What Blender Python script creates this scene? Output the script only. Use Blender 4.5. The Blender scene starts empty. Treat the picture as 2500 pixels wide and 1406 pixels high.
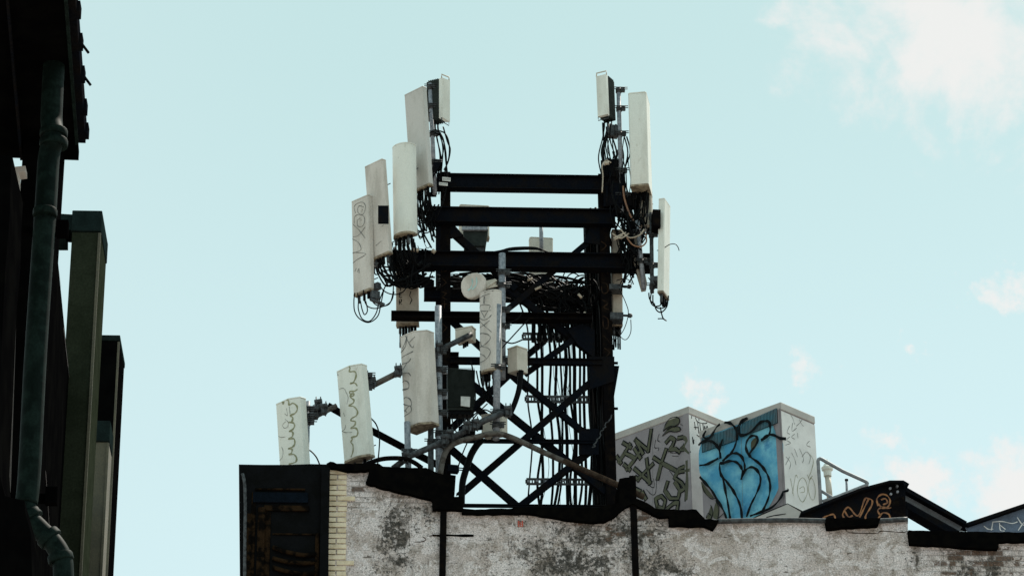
import bpy, bmesh, math, random
from mathutils import Vector, Matrix
from mathutils.bvhtree import BVHTree
R = math.radians
sc = bpy.context.scene
C = sc.collection
random.seed(7)

# ---------------------------------------------------------------- camera
FPX, CX, CY = 7000.0, 1250.0, 703.0            # focal length and centre in photo pixels (2500 wide)
CAM = Vector((0, 0, 1.6))
cam_d = bpy.data.cameras.new('camera'); cam_o = bpy.data.objects.new('camera', cam_d); C.objects.link(cam_o)
RM = Matrix.Rotation(R(-3.3), 3, 'Z') @ Matrix.Rotation(R(90 + 25.0), 3, 'X') @ Matrix.Rotation(R(-0.65), 3, 'Z')
cam_o.matrix_world = Matrix.Translation(CAM) @ RM.to_4x4()
cam_d.sensor_width = 36.0; cam_d.lens = FPX / 2500 * 36.0
cam_d.clip_start = 0.1; cam_d.clip_end = 3000
sc.camera = cam_o

def ray(x, y): return RM @ Vector((x - CX, CY - y, -FPX)).normalized()
def P(x, y, d):
    r = ray(x, y); return CAM + r * (d / r.y)
def S(d): return d * 1.105 / FPX                # metres per photo pixel at distance d
def proj(p):
    q = RM.transposed() @ (Vector(p) - CAM); return (CX + q.x / -q.z * FPX, CY - q.y / -q.z * FPX)

# ---------------------------------------------------------------- world, sun, exposure
SUN_AZ, SUN_EL = 38.0, 52.0
w = bpy.data.worlds.new("World"); sc.world = w; w.use_nodes = True
nt = w.node_tree; N = nt.nodes; L = nt.links
bg = N['Background']; bg.inputs[1].default_value = 0.1
sky = N.new('ShaderNodeTexSky'); sky.sky_type = 'NISHITA'; sky.sun_disc = False
sky.sun_elevation = R(SUN_EL); sky.sun_rotation = R(SUN_AZ)
def mixc(nt, fac, a, b, mode='MIX'):
    m = nt.nodes.new('ShaderNodeMix'); m.data_type = 'RGBA'; m.blend_type = mode
    for k, v in ((0, fac), (6, a), (7, b)):
        if hasattr(v, 'is_output'): nt.links.new(v, m.inputs[k])
        elif k == 0: m.inputs[0].default_value = v
        else: m.inputs[k].default_value = (*v, 1)
    return m.outputs[2]
def mth(nt, op, a, b=None, c=None, clamp=False):
    m = nt.nodes.new('ShaderNodeMath'); m.operation = op; m.use_clamp = clamp
    for k, v in enumerate((a, b, c)):
        if v is None: continue
        if hasattr(v, 'is_output'): nt.links.new(v, m.inputs[k])
        else: m.inputs[k].default_value = v
    return m.outputs[0]
def smooth(nt, v, lo, hi, a=0.0, b=1.0):
    m = nt.nodes.new('ShaderNodeMapRange'); m.interpolation_type = 'SMOOTHSTEP'
    nt.links.new(v, m.inputs[0])
    for k, q in ((1, lo), (2, hi), (3, a), (4, b)): m.inputs[k].default_value = q
    return m.outputs[0]
def noise(nt, vec, scale, detail=4, rough=.55, dist=0.0):
    n = nt.nodes.new('ShaderNodeTexNoise'); n.inputs['Scale'].default_value = scale
    n.inputs['Detail'].default_value = detail; n.inputs['Roughness'].default_value = rough
    n.inputs['Distortion'].default_value = dist
    if vec is not None: nt.links.new(vec, n.inputs['Vector'])
    return n.outputs[0]
tc = N.new('ShaderNodeTexCoord').outputs['Generated']
sxyz = N.new('ShaderNodeSeparateXYZ'); L.new(tc, sxyz.inputs[0])
hz = mixc(nt, smooth(nt, sxyz.outputs[2], .30, .53), (5.5, 7.15, 7.1), (4.5, 6.3, 6.0))
hz = mixc(nt, smooth(nt, sxyz.outputs[0], -.18, .02, .6, 0), hz, (5.3, 6.75, 6.6))
hazy = mixc(nt, 0.84, sky.outputs[0], hz)
# clouds: soft patches in fixed directions of the sky, broken up by noise
nz = noise(nt, tc, 22, 7, .62, .3); nz2 = noise(nt, tc, 60, 5, .6)
brk = mth(nt, 'ADD', nz, mth(nt, 'MULTIPLY', nz2, .25))
CL = [(2380,60,420,.85),(2090,60,280,.72),(2440,240,230,.8),(2130,-150,420,.8),(2700,200,400,.8),(1940,10,130,.6),(2290,130,300,.75),
      (1700,965,85,.95),(1985,915,95,.9),(2240,855,65,.85),(2440,700,85,.8),(2130,1060,90,.85),(2230,1180,120,.95),
      (2080,1180,160,.7),(2460,1210,160,.95),(2110,1290,160,.8)]
def vnoise(scale, amp, detail=4):
    n = N.new('ShaderNodeTexNoise'); n.inputs['Scale'].default_value = scale; n.inputs['Detail'].default_value = detail; n.inputs['Roughness'].default_value = .65; L.new(tc, n.inputs['Vector'])
    a = N.new('ShaderNodeVectorMath'); a.operation = 'SUBTRACT'; L.new(n.outputs['Color'], a.inputs[0]); a.inputs[1].default_value = (.5, .5, .5)
    b = N.new('ShaderNodeVectorMath'); b.operation = 'SCALE'; L.new(a.outputs[0], b.inputs[0]); b.inputs[3].default_value = amp; return b.outputs[0]
wa = N.new('ShaderNodeVectorMath'); wa.operation = 'ADD'; L.new(tc, wa.inputs[0]); L.new(vnoise(70, .045, 7), wa.inputs[1])
tcw = wa.outputs[0]
tot = None
for (x, y, r, a) in CL:
    d = ray(x, y)
    dn = N.new('ShaderNodeVectorMath'); dn.operation = 'DISTANCE'; L.new(tcw, dn.inputs[0]); dn.inputs[1].default_value = d
    m = smooth(nt, dn.outputs['Value'], 0.0, r / 7000.0 * 1.25, a, 0.0)
    tot = m if tot is None else mth(nt, 'MAXIMUM', tot, m)
cl = smooth(nt, mth(nt, 'ADD', mth(nt, 'MULTIPLY', mth(nt, 'SUBTRACT', brk, .62), 2.6), tot), .25, 1.05)
cl = mth(nt, 'MULTIPLY', cl, smooth(nt, tot, .0, .3))
cl = mth(nt, 'MULTIPLY', cl, .88)
col = mixc(nt, cl, hazy, (6.85, 6.7, 6.55))
L.new(col, bg.inputs[0])
sun_d = bpy.data.lights.new('sun', 'SUN'); sun_d.energy = 4.0; sun_d.angle = R(.5); sun_d.color = (1, .93, .82)
sun_o = bpy.data.objects.new('sun', sun_d); C.objects.link(sun_o)
sd = Vector((math.sin(R(SUN_AZ)) * math.cos(R(SUN_EL)), math.cos(R(SUN_AZ)) * math.cos(R(SUN_EL)), math.sin(R(SUN_EL))))
sun_o.rotation_euler = sd.to_track_quat('Z', 'Y').to_euler()
vs = sc.view_settings; vs.view_transform = 'Standard'; vs.look = 'None'; vs.gamma = 1; vs.exposure = 0.40
sc.render.engine = 'CYCLES'; sc.cycles.max_bounces = 6

# ---------------------------------------------------------------- materials
def mat(name, col, rough=.6, metal=0.0, col2=None, scale=6.0, lo=.4, hi=.65, stretch=1.0, grain=.0, bump=0.0, col3=None, s3=18, lo3=.58, hi3=.68):
    m = bpy.data.materials.new(name); m.use_nodes = True
    nt = m.node_tree; b = nt.nodes['Principled BSDF']
    b.inputs['Roughness'].default_value = rough; b.inputs['Metallic'].default_value = metal
    g = nt.nodes.new('ShaderNodeNewGeometry').outputs['Position']
    mp = nt.nodes.new('ShaderNodeMapping'); nt.links.new(g, mp.inputs[0]); mp.inputs['Scale'].default_value = (1, 1, stretch)
    v = mp.outputs[0]
    c2 = col2 or tuple(x * .75 for x in col)
    out = mixc(nt, smooth(nt, noise(nt, v, scale, 6, .6), lo, hi), col, c2)
    if col3: out = mixc(nt, smooth(nt, noise(nt, v, s3, 6, .65), lo3, hi3), out, col3)
    if grain:
        gr = smooth(nt, noise(nt, g, 70, 2, .7), .2, .8, 1 - grain, 1 + grain)
        h = nt.nodes.new('ShaderNodeVectorMath'); h.operation = 'SCALE'; nt.links.new(out, h.inputs[0]); nt.links.new(gr, h.inputs[3]); out = h.outputs[0]
    nt.links.new(out, b.inputs['Base Color'])
    if max(col) < .06: b.inputs['Specular IOR Level'].default_value = .0 if rough > .65 else .04
    if bump:
        bp = nt.nodes.new('ShaderNodeBump'); bp.inputs['Strength'].default_value = bump; bp.inputs['Distance'].default_value = .01
        nt.links.new(noise(nt, g, 45, 4), bp.inputs['Height']); nt.links.new(bp.outputs[0], b.inputs['Normal'])
    return m
M = {}
M['steel'] = mat('black_painted_steel', (.0055, .0068, .010), .75, 0, (.009, .008, .008), 5, grain=.35)
M['rust'] = mat('rusty_black_steel', (.005, .0045, .005), .8, 0, (.011, .008, .006), 9, .45, .7, grain=.35)
M['tar'] = mat('black_tar_paper', (.0022, .0022, .0024), .9, 0, (.004, .0036, .0032), 8, bump=.4)
M['rubber'] = mat('black_cable_rubber', (.003, .003, .0035), .5, 0, (.005, .005, .0055), 20)
M['white'] = mat('white_radome', (.54, .515, .485), .5, 0, (.45, .425, .39), 5, .45, .7, stretch=.3, grain=.09, col3=(.34, .31, .27), s3=16, lo3=.62, hi3=.78)
M['cream'] = mat('cream_radome', (.74, .74, .68), .5, 0, (.63, .62, .56), 5, .45, .7, stretch=.3, grain=.08, col3=(.50, .47, .40), s3=16, lo3=.60, hi3=.76)
M['grey'] = mat('weathered_grey_radome', (.61, .56, .515), .6, 0, (.46, .415, .37), 6, .4, .7, stretch=.25, grain=.12, col3=(.2, .18, .15), s3=30, lo3=.66, hi3=.74)
M['beige'] = mat('beige_radome', (.44, .38, .31), .6, 0, (.36, .30, .24), 6, grain=.1)
M['cap'] = mat('brown_end_cap', (.34, .28, .20), .8, 0, (.16, .12, .085), 14, .4, .6, grain=.2)  # mottled brown, darker than the radome above
M['galv'] = mat('galvanised_steel', (.30, .31, .34), .6, .15, (.18, .195, .225), 22, .4, .6, grain=.2, bump=.2)
M['dgalv'] = mat('dull_galvanised_steel', (.06, .066, .072), .6, .2, (.02, .021, .024), 18, .4, .6, grain=.25)
M['railpaint'] = mat('grey_rail_paint', (.25, .26, .28), .6, 0, (.17, .17, .18), 14, grain=.2)
M['rustpipe'] = mat('rusted_pipe', (.055, .038, .028), .85, 0, (.025, .018, .014), 14, grain=.3)
M['fin'] = mat('dark_finned_housing', (.03, .036, .033), .55, 0, (.02, .024, .022), 12, grain=.1)
M['boxgrey'] = mat('grey_enclosure', (.55, .50, .43), .6, 0, (.46, .42, .35), 7, grain=.08)
M['conduit'] = mat('grey_brown_conduit', (.095, .083, .072), .75, 0, (.035, .023, .016), 10, .45, .6, grain=.25)
M['ink'] = mat('faded_marker_ink', (.12, .12, .12), .7, 0, (.22, .21, .19), 12)
M['olive_ink'] = mat('olive_spray_line', (.24, .235, .13), .7, 0, (.32, .31, .20), 12)
M['black_ink'] = mat('black_spray_paint', (.006, .008, .010), .6, 0, (.012, .014, .016), 12)
M['pale_ink'] = mat('pale_spray_paint', (.42, .62, .60), .6)
M['olive'] = mat('olive_spray_fill', (.085, .084, .043), .7, 0, (.06, .06, .035), 8, grain=.2)
M['orange'] = mat('orange_brown_spray', (.34, .15, .055), .7, 0, (.18, .08, .04), 14, .4, .65, grain=.2)
M['rustink'] = mat('brown_scrawl', (.045, .026, .016), .8, 0, (.02, .015, .012), 14, grain=.3)
M['blue'] = mat('blue_spray_fill', (.06, .36, .60), .6, 0, (.22, .60, .76), 2.2, .38, .62, grain=.1, col3=(.03, .24, .50), s3=3.5, lo3=.55, hi3=.75)
M['unit'] = mat('shaded_sheet_metal', (.31, .27, .285), .55, 0, (.25, .215, .23), 3, grain=.05)  # shaded copy of the unit metal, its dimness put into the colour
M['unitcap'] = mat('grey_sheet_metal_rim', (.50, .46, .43), .55, 0, (.42, .385, .36), 3, grain=.05)
M['unitlight'] = mat('lit_metal_and_scrawl', (.76, .735, .72), .55, 0, (.66, .635, .62), 3, grain=.05)  # lit copy of the unit metal, brightness in the colour; also white scrawl
M['louvre'] = mat('dark_louvre', (.006, .012, .016), .7)
M['slat'] = mat('louvre_slat', (.09, .15, .18), .6, 0, (.06, .2, .27), 6)
M['bluesteel'] = mat('blue_grey_steel', (.11, .145, .21), .65, 0, (.07, .09, .13), 9, grain=.3)
M['greysteel'] = mat('dusty_grey_steel', (.17, .175, .19), .7, 0, (.11, .11, .12), 9, grain=.3)
M['ybrick'] = mat('yellow_glazed_brick', (.82, .70, .52), .6, 0, (.62, .50, .34), 5, .4, .65, grain=.1)
M['mortar'] = mat('dark_mortar', (.035, .022, .014), .9)
M['duct'] = mat('olive_grey_metal', (.022, .027, .018), .7, 0, (.016, .020, .013), 7, grain=.25)
M['ductcap'] = mat('dark_green_metal', (.011, .019, .019), .7, 0, (.008, .013, .013), 7, grain=.25)
M['olivelight'] = mat('light_olive_metal', (.075, .068, .042), .7, 0, (.055, .05, .032), 7, grain=.25)
M['dark'] = mat('soot_black_paint', (.0018, .0018, .002), .9, 0, (.003, .003, .003), 5)
M['pipe'] = mat('dark_green_iron', (.007, .015, .013), .6, .0, (.003, .007, .006), 12, .4, .6, grain=.3)
M['strip'] = mat('grey_concrete_strip', (.10, .088, .085), .8, 0, (.07, .062, .06), 12, grain=.2)
M['cornice'] = mat('blackened_copper', (.004, .0042, .005), .6, .1, (.0025, .0025, .0025), 6, grain=.3)
M['cornblue'] = mat('blue_black_metal', (.005, .008, .013), .7, 0, (.004, .006, .009), 9, grain=.4)
M['cornrust'] = mat('rust_stained_metal', (.022, .013, .007), .8, 0, (.004, .0034, .003), 7, .42, .58, grain=.4)
M['asphalt'] = mat('asphalt', (.055, .055, .055), .9, 0, (.045, .045, .045), 2, grain=.15)
M['paving'] = mat('concrete_paving', (.36, .31, .27), .9, 0, (.28, .24, .21), 2, grain=.1)
M['roofing'] = mat('grey_roofing', (.10, .10, .10), .9)
M['plain'] = mat('brown_facade', (.10, .08, .065), .9, 0, (.07, .055, .045), 2)
M['red'] = mat('red_sticker', (.62, .10, .06), .6)
M['label'] = mat('white_paint_label', (.62, .62, .60), .6)
M['copper'] = mat('brown_cable_jacket', (.25, .12, .06), .35, .0, (.16, .07, .04), 10)
M['suncable'] = mat('painted_sun_cable', (.45, .38, .30), .35, .0, (.3, .24, .18), 10)  # sun on dark cables, put into the colour as a pale tone

def wall_mat():
    m = bpy.data.materials.new('stained_painted_brick'); m.use_nodes = True
    nt = m.node_tree; b = nt.nodes['Principled BSDF']; b.inputs['Roughness'].default_value = .9
    g = nt.nodes.new('ShaderNodeNewGeometry').outputs['Position']
    sx = nt.nodes.new('ShaderNodeSeparateXYZ'); nt.links.new(g, sx.inputs[0])
    cb = nt.nodes.new('ShaderNodeCombineXYZ'); nt.links.new(sx.outputs[0], cb.inputs[0]); nt.links.new(sx.outputs[2], cb.inputs[1])
    v2 = cb.outputs[0]
    st = nt.nodes.new('ShaderNodeMapping'); nt.links.new(v2, st.inputs[0]); st.inputs['Scale'].default_value = (1, .22, 1); vst = st.outputs[0]
    big = noise(nt, v2, 1.3, 6, .6); mid = noise(nt, v2, 6, 6, .65, .4); fine = noise(nt, v2, 26, 5, .7); sp = noise(nt, v2, 55, 3, .75)
    c = mixc(nt, smooth(nt, big, .38, .62), (.72, .635, .63), (.54, .455, .425))
    c = mixc(nt, smooth(nt, mid, .50, .60, 0, .6), c, (.30, .245, .20))
    c = mixc(nt, smooth(nt, noise(nt, vst, 3.2, 5, .6), .52, .72, 0, .5), c, (.17, .145, .12))
    c = mixc(nt, smooth(nt, fine, .57, .64, 0, .8), c, (.13, .10, .075))
    c = mixc(nt, smooth(nt, fine, .46, .30, 0, .6), c, (.84, .79, .81))
    c = mixc(nt, smooth(nt, noise(nt, v2, 3.3, 8, .75, .6), .50, .56, 0, .8), c, (.82, .745, .75))
    hs = nt.nodes.new('ShaderNodeMapping'); nt.links.new(v2, hs.inputs[0]); hs.inputs['Scale'].default_value = (.45, 1, 1)
    c = mixc(nt, smooth(nt, noise(nt, hs.outputs[0], 13, 5, .6), .63, .69, 0, .85), c, (.10, .08, .065))
    # stains with a place and shape of their own
    sm = None
    for (x, y, rx, ry, a) in [(965,1330,50,150,1.0),(1005,1260,90,45,.75),(950,1400,60,90,.8),(1310,1340,95,150,.55),(1230,1400,60,90,.4),(1400,1290,110,45,.8),(1430,1350,95,110,1.0),
                              (1510,1330,45,120,.9),(1360,1380,45,60,.8),(1590,1310,60,90,.75),(1625,1400,90,80,.7),(2390,1385,75,60,1.0),(2330,1340,60,40,.45),(2230,1350,30,60,.5),
                              (1070,1320,50,60,.35),(1450,1262,70,22,.8),(1200,1360,45,60,.3)]:
        q = P(x, y, 35); s = S(35)
        dx = mth(nt, 'DIVIDE', mth(nt, 'SUBTRACT', sx.outputs[0], q.x), rx * s)
        dz = mth(nt, 'DIVIDE', mth(nt, 'SUBTRACT', sx.outputs[2], q.z), ry * s)
        dd = mth(nt, 'SQRT', mth(nt, 'ADD', mth(nt, 'MULTIPLY', dx, dx), mth(nt, 'MULTIPLY', dz, dz)))
        k = smooth(nt, dd, .25, 1.25, a, 0)
        sm = k if sm is None else mth(nt, 'MAXIMUM', sm, k)
    h2 = nt.nodes.new('ShaderNodeMapping'); nt.links.new(v2, h2.inputs[0]); h2.inputs['Scale'].default_value = (.8, .55, 1)
    d1 = noise(nt, h2.outputs[0], 8, 8, .72, .5); d2 = noise(nt, v2, 24, 6, .75); d3 = noise(nt, vst, 9, 7, .75)
    w1 = mth(nt, 'MULTIPLY', sm, smooth(nt, noise(nt, v2, 2.6, 5, .65, .8), .34, .6, .35, 1.1))
    c = mixc(nt, mth(nt, 'MULTIPLY', smooth(nt, d3, .52, .66), .38), c, (.20, .165, .14))
    c = mixc(nt, smooth(nt, mth(nt, 'ADD', mth(nt, 'MULTIPLY', w1, .30), d3), .56, .86, 0, .60), c, (.13, .115, .10))
    c = mixc(nt, smooth(nt, mth(nt, 'ADD', mth(nt, 'MULTIPLY', w1, .20), d1), .60, .70, 0, .80), c, (.060, .048, .036))
    c = mixc(nt, smooth(nt, mth(nt, 'ADD', mth(nt, 'MULTIPLY', w1, .17), d2), .605, .66, 0, .9), c, (.035, .031, .027))
    # bricks showing where the render has gone
    br = nt.nodes.new('ShaderNodeTexBrick'); nt.links.new(v2, br.inputs['Vector'])
    br.inputs['Color1'].default_value = (0, 0, 0, 1); br.inputs['Color2'].default_value = (1, 1, 1, 1); br.inputs['Mortar'].default_value = (.3, .3, .3, 1)
    br.inputs['Scale'].default_value = 1; br.inputs['Brick Width'].default_value = .21; br.inputs['Row Height'].default_value = .0735
    br.inputs['Mortar Size'].default_value = .008; br.inputs['Mortar Smooth'].default_value = .3
    bm_ = None
    for (x, y, rx, ry, a) in [(2420,1370,210,60,1.0),(1590,1270,60,70,.9),(1010,1210,70,45,.85),(1470,1290,130,70,.8),(880,1200,50,50,.8),(860,1225,45,30,.9)]:
        q = P(x, y, 35); s = S(35)
        dx = mth(nt, 'DIVIDE', mth(nt, 'SUBTRACT', sx.outputs[0], q.x), rx * s)
        dz = mth(nt, 'DIVIDE', mth(nt, 'SUBTRACT', sx.outputs[2], q.z), ry * s)
        dd = mth(nt, 'SQRT', mth(nt, 'ADD', mth(nt, 'MULTIPLY', dx, dx), mth(nt, 'MULTIPLY', dz, dz)))
        kk = smooth(nt, dd, .4, 1.2, a, 0.0)
        bm_ = kk if bm_ is None else mth(nt, 'MAXIMUM', bm_, kk)
    bc = nt.nodes.new('ShaderNodeRGBToBW'); nt.links.new(br.outputs[0], bc.inputs[0])
    val = mth(nt, 'ADD', mth(nt, 'MULTIPLY', bm_, .37), mth(nt, 'ADD', mth(nt, 'MULTIPLY', bc.outputs[0], .42), mth(nt, 'MULTIPLY', mid, .62)))
    kb = smooth(nt, val, .94, 1.0)
    brickcol = mixc(nt, smooth(nt, fine, .4, .6), (.075, .05, .038), (.15, .085, .055))
    brickcol = mixc(nt, br.outputs[1], brickcol, (.24, .215, .19))
    c = mixc(nt, mth(nt, 'MULTIPLY', kb, .9), c, brickcol)
    # faint joints telegraphing through the paint
    c = mixc(nt, mth(nt, 'MULTIPLY', br.outputs[1], mth(nt, 'MULTIPLY', mth(nt, 'ADD', bm_, .02, clamp=True), .5)), c, (.13, .11, .09))
    gr = smooth(nt, sp, .35, .65, .62, 1.25)
    h = nt.nodes.new('ShaderNodeVectorMath'); h.operation = 'SCALE'; nt.links.new(c, h.inputs[0]); nt.links.new(gr, h.inputs[3])
    nt.links.new(h.outputs[0], b.inputs['Base Color'])
    bp = nt.nodes.new('ShaderNodeBump'); bp.inputs['Strength'].default_value = 1.0; bp.inputs['Distance'].default_value = .03
    hh = mth(nt, 'SUBTRACT', mth(nt, 'ADD', mid, mth(nt, 'MULTIPLY', fine, .6)), mth(nt, 'MULTIPLY', br.outputs[1], mth(nt, 'MULTIPLY', bm_, .5)))
    nt.links.new(hh, bp.inputs['Height']); nt.links.new(bp.outputs[0], b.inputs['Normal'])
    return m
M['wall'] = wall_mat()

# ---------------------------------------------------------------- mesh helpers
class MB:
    def __init__(s): s.b = bmesh.new()
    def face(s, pts):
        try: return s.b.faces.new([s.b.verts.new(p) for p in pts])
        except ValueError: return None
    def hexa(s, o, u, v, n):                      # box: centre o, half vectors u v n
        vs = [s.b.verts.new(o + a * u + b * v + c * n) for a in (-1, 1) for b in (-1, 1) for c in (-1, 1)]
        for f in ((0,1,3,2),(4,6,7,5),(0,4,5,1),(2,3,7,6),(0,2,6,4),(1,5,7,3)): s.b.faces.new([vs[i] for i in f])
        return s
    def box(s, c, sx, sy, sz, yaw=0):
        u = Vector((math.cos(yaw), math.sin(yaw), 0)); v = Vector((-math.sin(yaw), math.cos(yaw), 0))
        return s.hexa(Vector(c), u * sx / 2, v * sy / 2, Vector((0, 0, sz / 2)))
    def bar(s, p, q, w, t, n=Vector((0, -1, 0))):    # flat bar p->q, width w across, thickness t along n
        p, q = Vector(p), Vector(q); a = (q - p); l = a.length; a.normalize()
        n = (n - a * n.dot(a)).normalized(); x = a.cross(n)
        return s.hexa((p + q) / 2, a * l / 2, x * w / 2, n * t / 2)
    def angle(s, p, q, w, t=.012):
        n = Vector((0, -1, 0)); p, q = Vector(p), Vector(q); a = (q - p).normalized(); x = a.cross(n)
        s.bar(p, q, w, t); off = x * (w / 2 - t / 2) + Vector((0, 1, 0)) * (w * .4 + t / 2 + .001)
        return s.bar(p + off, q + off, t, w * .8)
    def ibeam(s, p, q, h, fw, t=.014):
        p, q = Vector(p), Vector(q); z = Vector((0, 0, 1))
        s.bar(p, q, h - 2 * t - .002, t); 
        for k in (-1, 1): s.bar(p + z * k * (h / 2 - t / 2), q + z * k * (h / 2 - t / 2), t, fw)
        return s
    def prism(s, prof, vec):
        prof = [Vector(p) for p in prof]; vec = Vector(vec)
        a = [s.b.verts.new(p) for p in prof]; b = [s.b.verts.new(p + vec) for p in prof]
        n = len(prof); s.b.faces.new(a); s.b.faces.new(b[::-1])
        for i in range(n): s.b.faces.new((a[i], b[i], b[(i + 1) % n], a[(i + 1) % n]))
        return s
    def tube(s, pts, r, seg=8, smoothpath=True, rr=None, cap=True):
        pts = [Vector(p) for p in pts]
        if smoothpath and len(pts) > 2: pts = catmull(pts, 6)
        n = len(pts); prev = None; rings = []
        for i, p in enumerate(pts):
            t = (pts[min(i + 1, n - 1)] - pts[max(i - 1, 0)])
            if t.length < 1e-9: t = Vector((0, 0, 1))
            t.normalize()
            if prev is None: u = t.orthogonal().normalized()
            else:
                u = prev - t * prev.dot(t); u = u.normalized() if u.length > 1e-6 else t.orthogonal().normalized()
            prev = u; v = t.cross(u); k = r if rr is None else rr[min(int(i * len(rr) / n), len(rr) - 1)]
            rings.append([s.b.verts.new(p + (u * math.cos(a) + v * math.sin(a)) * k) for a in [2 * math.pi * j / seg for j in range(seg)]])
        for i in range(n - 1):
            for j in range(seg):
                f = s.b.faces.new((rings[i][j], rings[i][(j + 1) % seg], rings[i + 1][(j + 1) % seg], rings[i + 1][j])); f.smooth = True
        if cap: s.b.faces.new(rings[0][::-1]); s.b.faces.new(rings[-1])
        return s
    def cyl(s, p, q, r, seg=12): return s.tube([p, q], r, seg, False)
    def revolve(s, base, axis, prof, seg=14):       # prof [(radius, along)]
        axis = Vector(axis).normalized(); u = axis.orthogonal().normalized(); v = axis.cross(u); base = Vector(base); rings = []
        for r_, h in prof: rings.append([s.b.verts.new(base + axis * h + (u * math.cos(a) + v * math.sin(a)) * max(r_, 1e-4)) for a in [2 * math.pi * j / seg for j in range(seg)]])
        for i in range(len(rings) - 1):
            for j in range(seg): s.b.faces.new((rings[i][j], rings[i][(j + 1) % seg], rings[i + 1][(j + 1) % seg], rings[i + 1][j]))
        s.b.faces.new(rings[0][::-1]); s.b.faces.new(rings[-1]); return s
def catmull(p, k):
    out = []; n = len(p)
    for i in range(n - 1):
        a, b, c, d = p[max(i - 1, 0)], p[i], p[i + 1], p[min(i + 2, n - 1)]
        for j in range(k):
            t = j / k; out.append(.5 * ((2 * b) + (c - a) * t + (2 * a - 5 * b + 4 * c - d) * t * t + (3 * b - a - 3 * c + d) * t ** 3))
    out.append(p[-1]); return out
ORG = {}
def part(name, mb, m, parent=None, label=None, bevel=0):
    me = bpy.data.meshes.new(name)
    bmesh.ops.recalc_face_normals(mb.b, faces=mb.b.faces)
    if parent is not None: org = ORG[parent.name]
    else:
        zs = [v.co.z for v in mb.b.verts]; z0 = min(zs); n = len(zs)
        org = Vector((sum(v.co.x for v in mb.b.verts) / n, sum(v.co.y for v in mb.b.verts) / n, z0))
    for v in mb.b.verts: v.co -= org
    mb.b.to_mesh(me); mb.b.free(); me.materials.append(M[m])
    o = bpy.data.objects.new(name, me); C.objects.link(o)
    if parent is not None: o.parent = parent
    else: o.location = org
    ORG[o.name] = org
    if label: o['label'] = label
    if bevel:
        bv = o.modifiers.new('bevel', 'BEVEL'); bv.width = bevel; bv.segments = 2; bv.limit_method = 'ANGLE'
    return o
def tag(o, label, cat, group=None):
    o['label'] = label; o['category'] = cat
    if group: o['group'] = group
    return o
def thing(name, label, cat, loc, group=None):
    o = bpy.data.objects.new(name, None); C.objects.link(o); o.location = loc; o.empty_display_size = .2
    ORG[o.name] = Vector(loc); return tag(o, label, cat, group)
def struct(name, mb, m): o = part(name, mb, m); o['kind'] = 'structure'; return o

def bvh_of(o, ext=None):
    org = ORG[o.name]; me = o.data
    return BVHTree.FromPolygons([v.co + org for v in me.vertices], [list(p.vertices) for p in me.polygons])
def strokes(parent, surf, lines, wpx, m, name='graffiti', lift=.004, d=36, smoothpath=True, zf=None, label=None):
    """painted lines: flat ribbons lying on the surface of surf (traced with photo pixels)"""
    bv = bvh_of(surf); mb = MB(); hw = wpx * S(d) / 2
    for ln in lines:
        if zf: ln = [zf(*p) for p in ln]
        pp = [Vector((x, y, 0)) for x, y in ln]
        if smoothpath and len(pp) > 2: pp = catmull(pp, 6)
        else:
            q = []
            for a, b_ in zip(pp, pp[1:]):
                for j in range(4): q.append(a.lerp(b_, j / 4))
            pp = q + [pp[-1]]
        run = []; runs = []
        for q in pp:
            h = bv.ray_cast(CAM, ray(q.x, q.y))
            if h[0] is None:
                if len(run) > 1: runs.append(run)
                run = []; continue
            n = h[1] if h[1].dot(h[0] - CAM) < 0 else -h[1]
            run.append((h[0] + n * lift, n))
        if len(run) > 1: runs.append(run)
        for run in runs:
            prev = None; k = len(run)
            for i, (p, n) in enumerate(run):
                t = (run[min(i + 1, k - 1)][0] - run[max(i - 1, 0)][0])
                if t.length < 1e-6: continue
                t.normalize(); s_ = n.cross(t).normalized() * hw * (1 if hw > .03 else .85 + .35 * math.sin(i * .7 + wpx * 9) * math.sin(i * .23))
                e = -t * hw * .8 if i == 0 else (t * hw * .8 if i == k - 1 else Vector((0, 0, 0)))
                cur = (mb.b.verts.new(p + s_ + e), mb.b.verts.new(p - s_ + e))
                if prev: mb.b.faces.new((prev[0], prev[1], cur[1], cur[0]))
                prev = cur
    if not len(mb.b.verts): return None
    return part(name, mb, m, parent, label)
def fill(parent, surf, polys, m, name='graffiti', lift=.0025, zf=None, label=None, sm=True):
    """painted areas on a flat face"""
    bv = bvh_of(surf); mb = MB()
    for pl in polys:
        if zf: pl = [zf(*p) for p in pl]
        h0 = bv.ray_cast(CAM, ray(*[sum(c) / len(pl) for c in zip(*pl)]))
        if h0[0] is None: continue
        n = h0[1] if h0[1].dot(h0[0] - CAM) < 0 else -h0[1]
        pp = [Vector((x, y, 0)) for x, y in pl]
        if sm: pp = catmull(pp + [pp[0]], 4)[:-1]
        pts = []
        for q in pp:
            r = ray(q.x, q.y); t = (h0[0] + n * lift - CAM).dot(n) / r.dot(n); pts.append(CAM + r * t)
        mb.face(pts)
    bmesh.ops.triangulate(mb.b, faces=mb.b.faces)
    return part(name, mb, m, parent, label)
def Z(ox, oy, s): return lambda x, y: (ox + x / s, oy + y / s)

# ---------------------------------------------------------------- ground and street
mb = MB(); mb.face([Vector((-900, -600, 0)), Vector((900, -600, 0)), Vector((900, 1500, 0)), Vector((-900, 1500, 0))]); struct('ground', mb, 'paving')
STR = ray(468, 3970); STR = Vector((STR.x, STR.y, 0)).normalized()          # direction of the side street (left fronts)
SN = Vector((STR.y, -STR.x, 0))                                             # towards the street's middle

DW, DF, DB = 35.0, 37.6, 39.2
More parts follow.
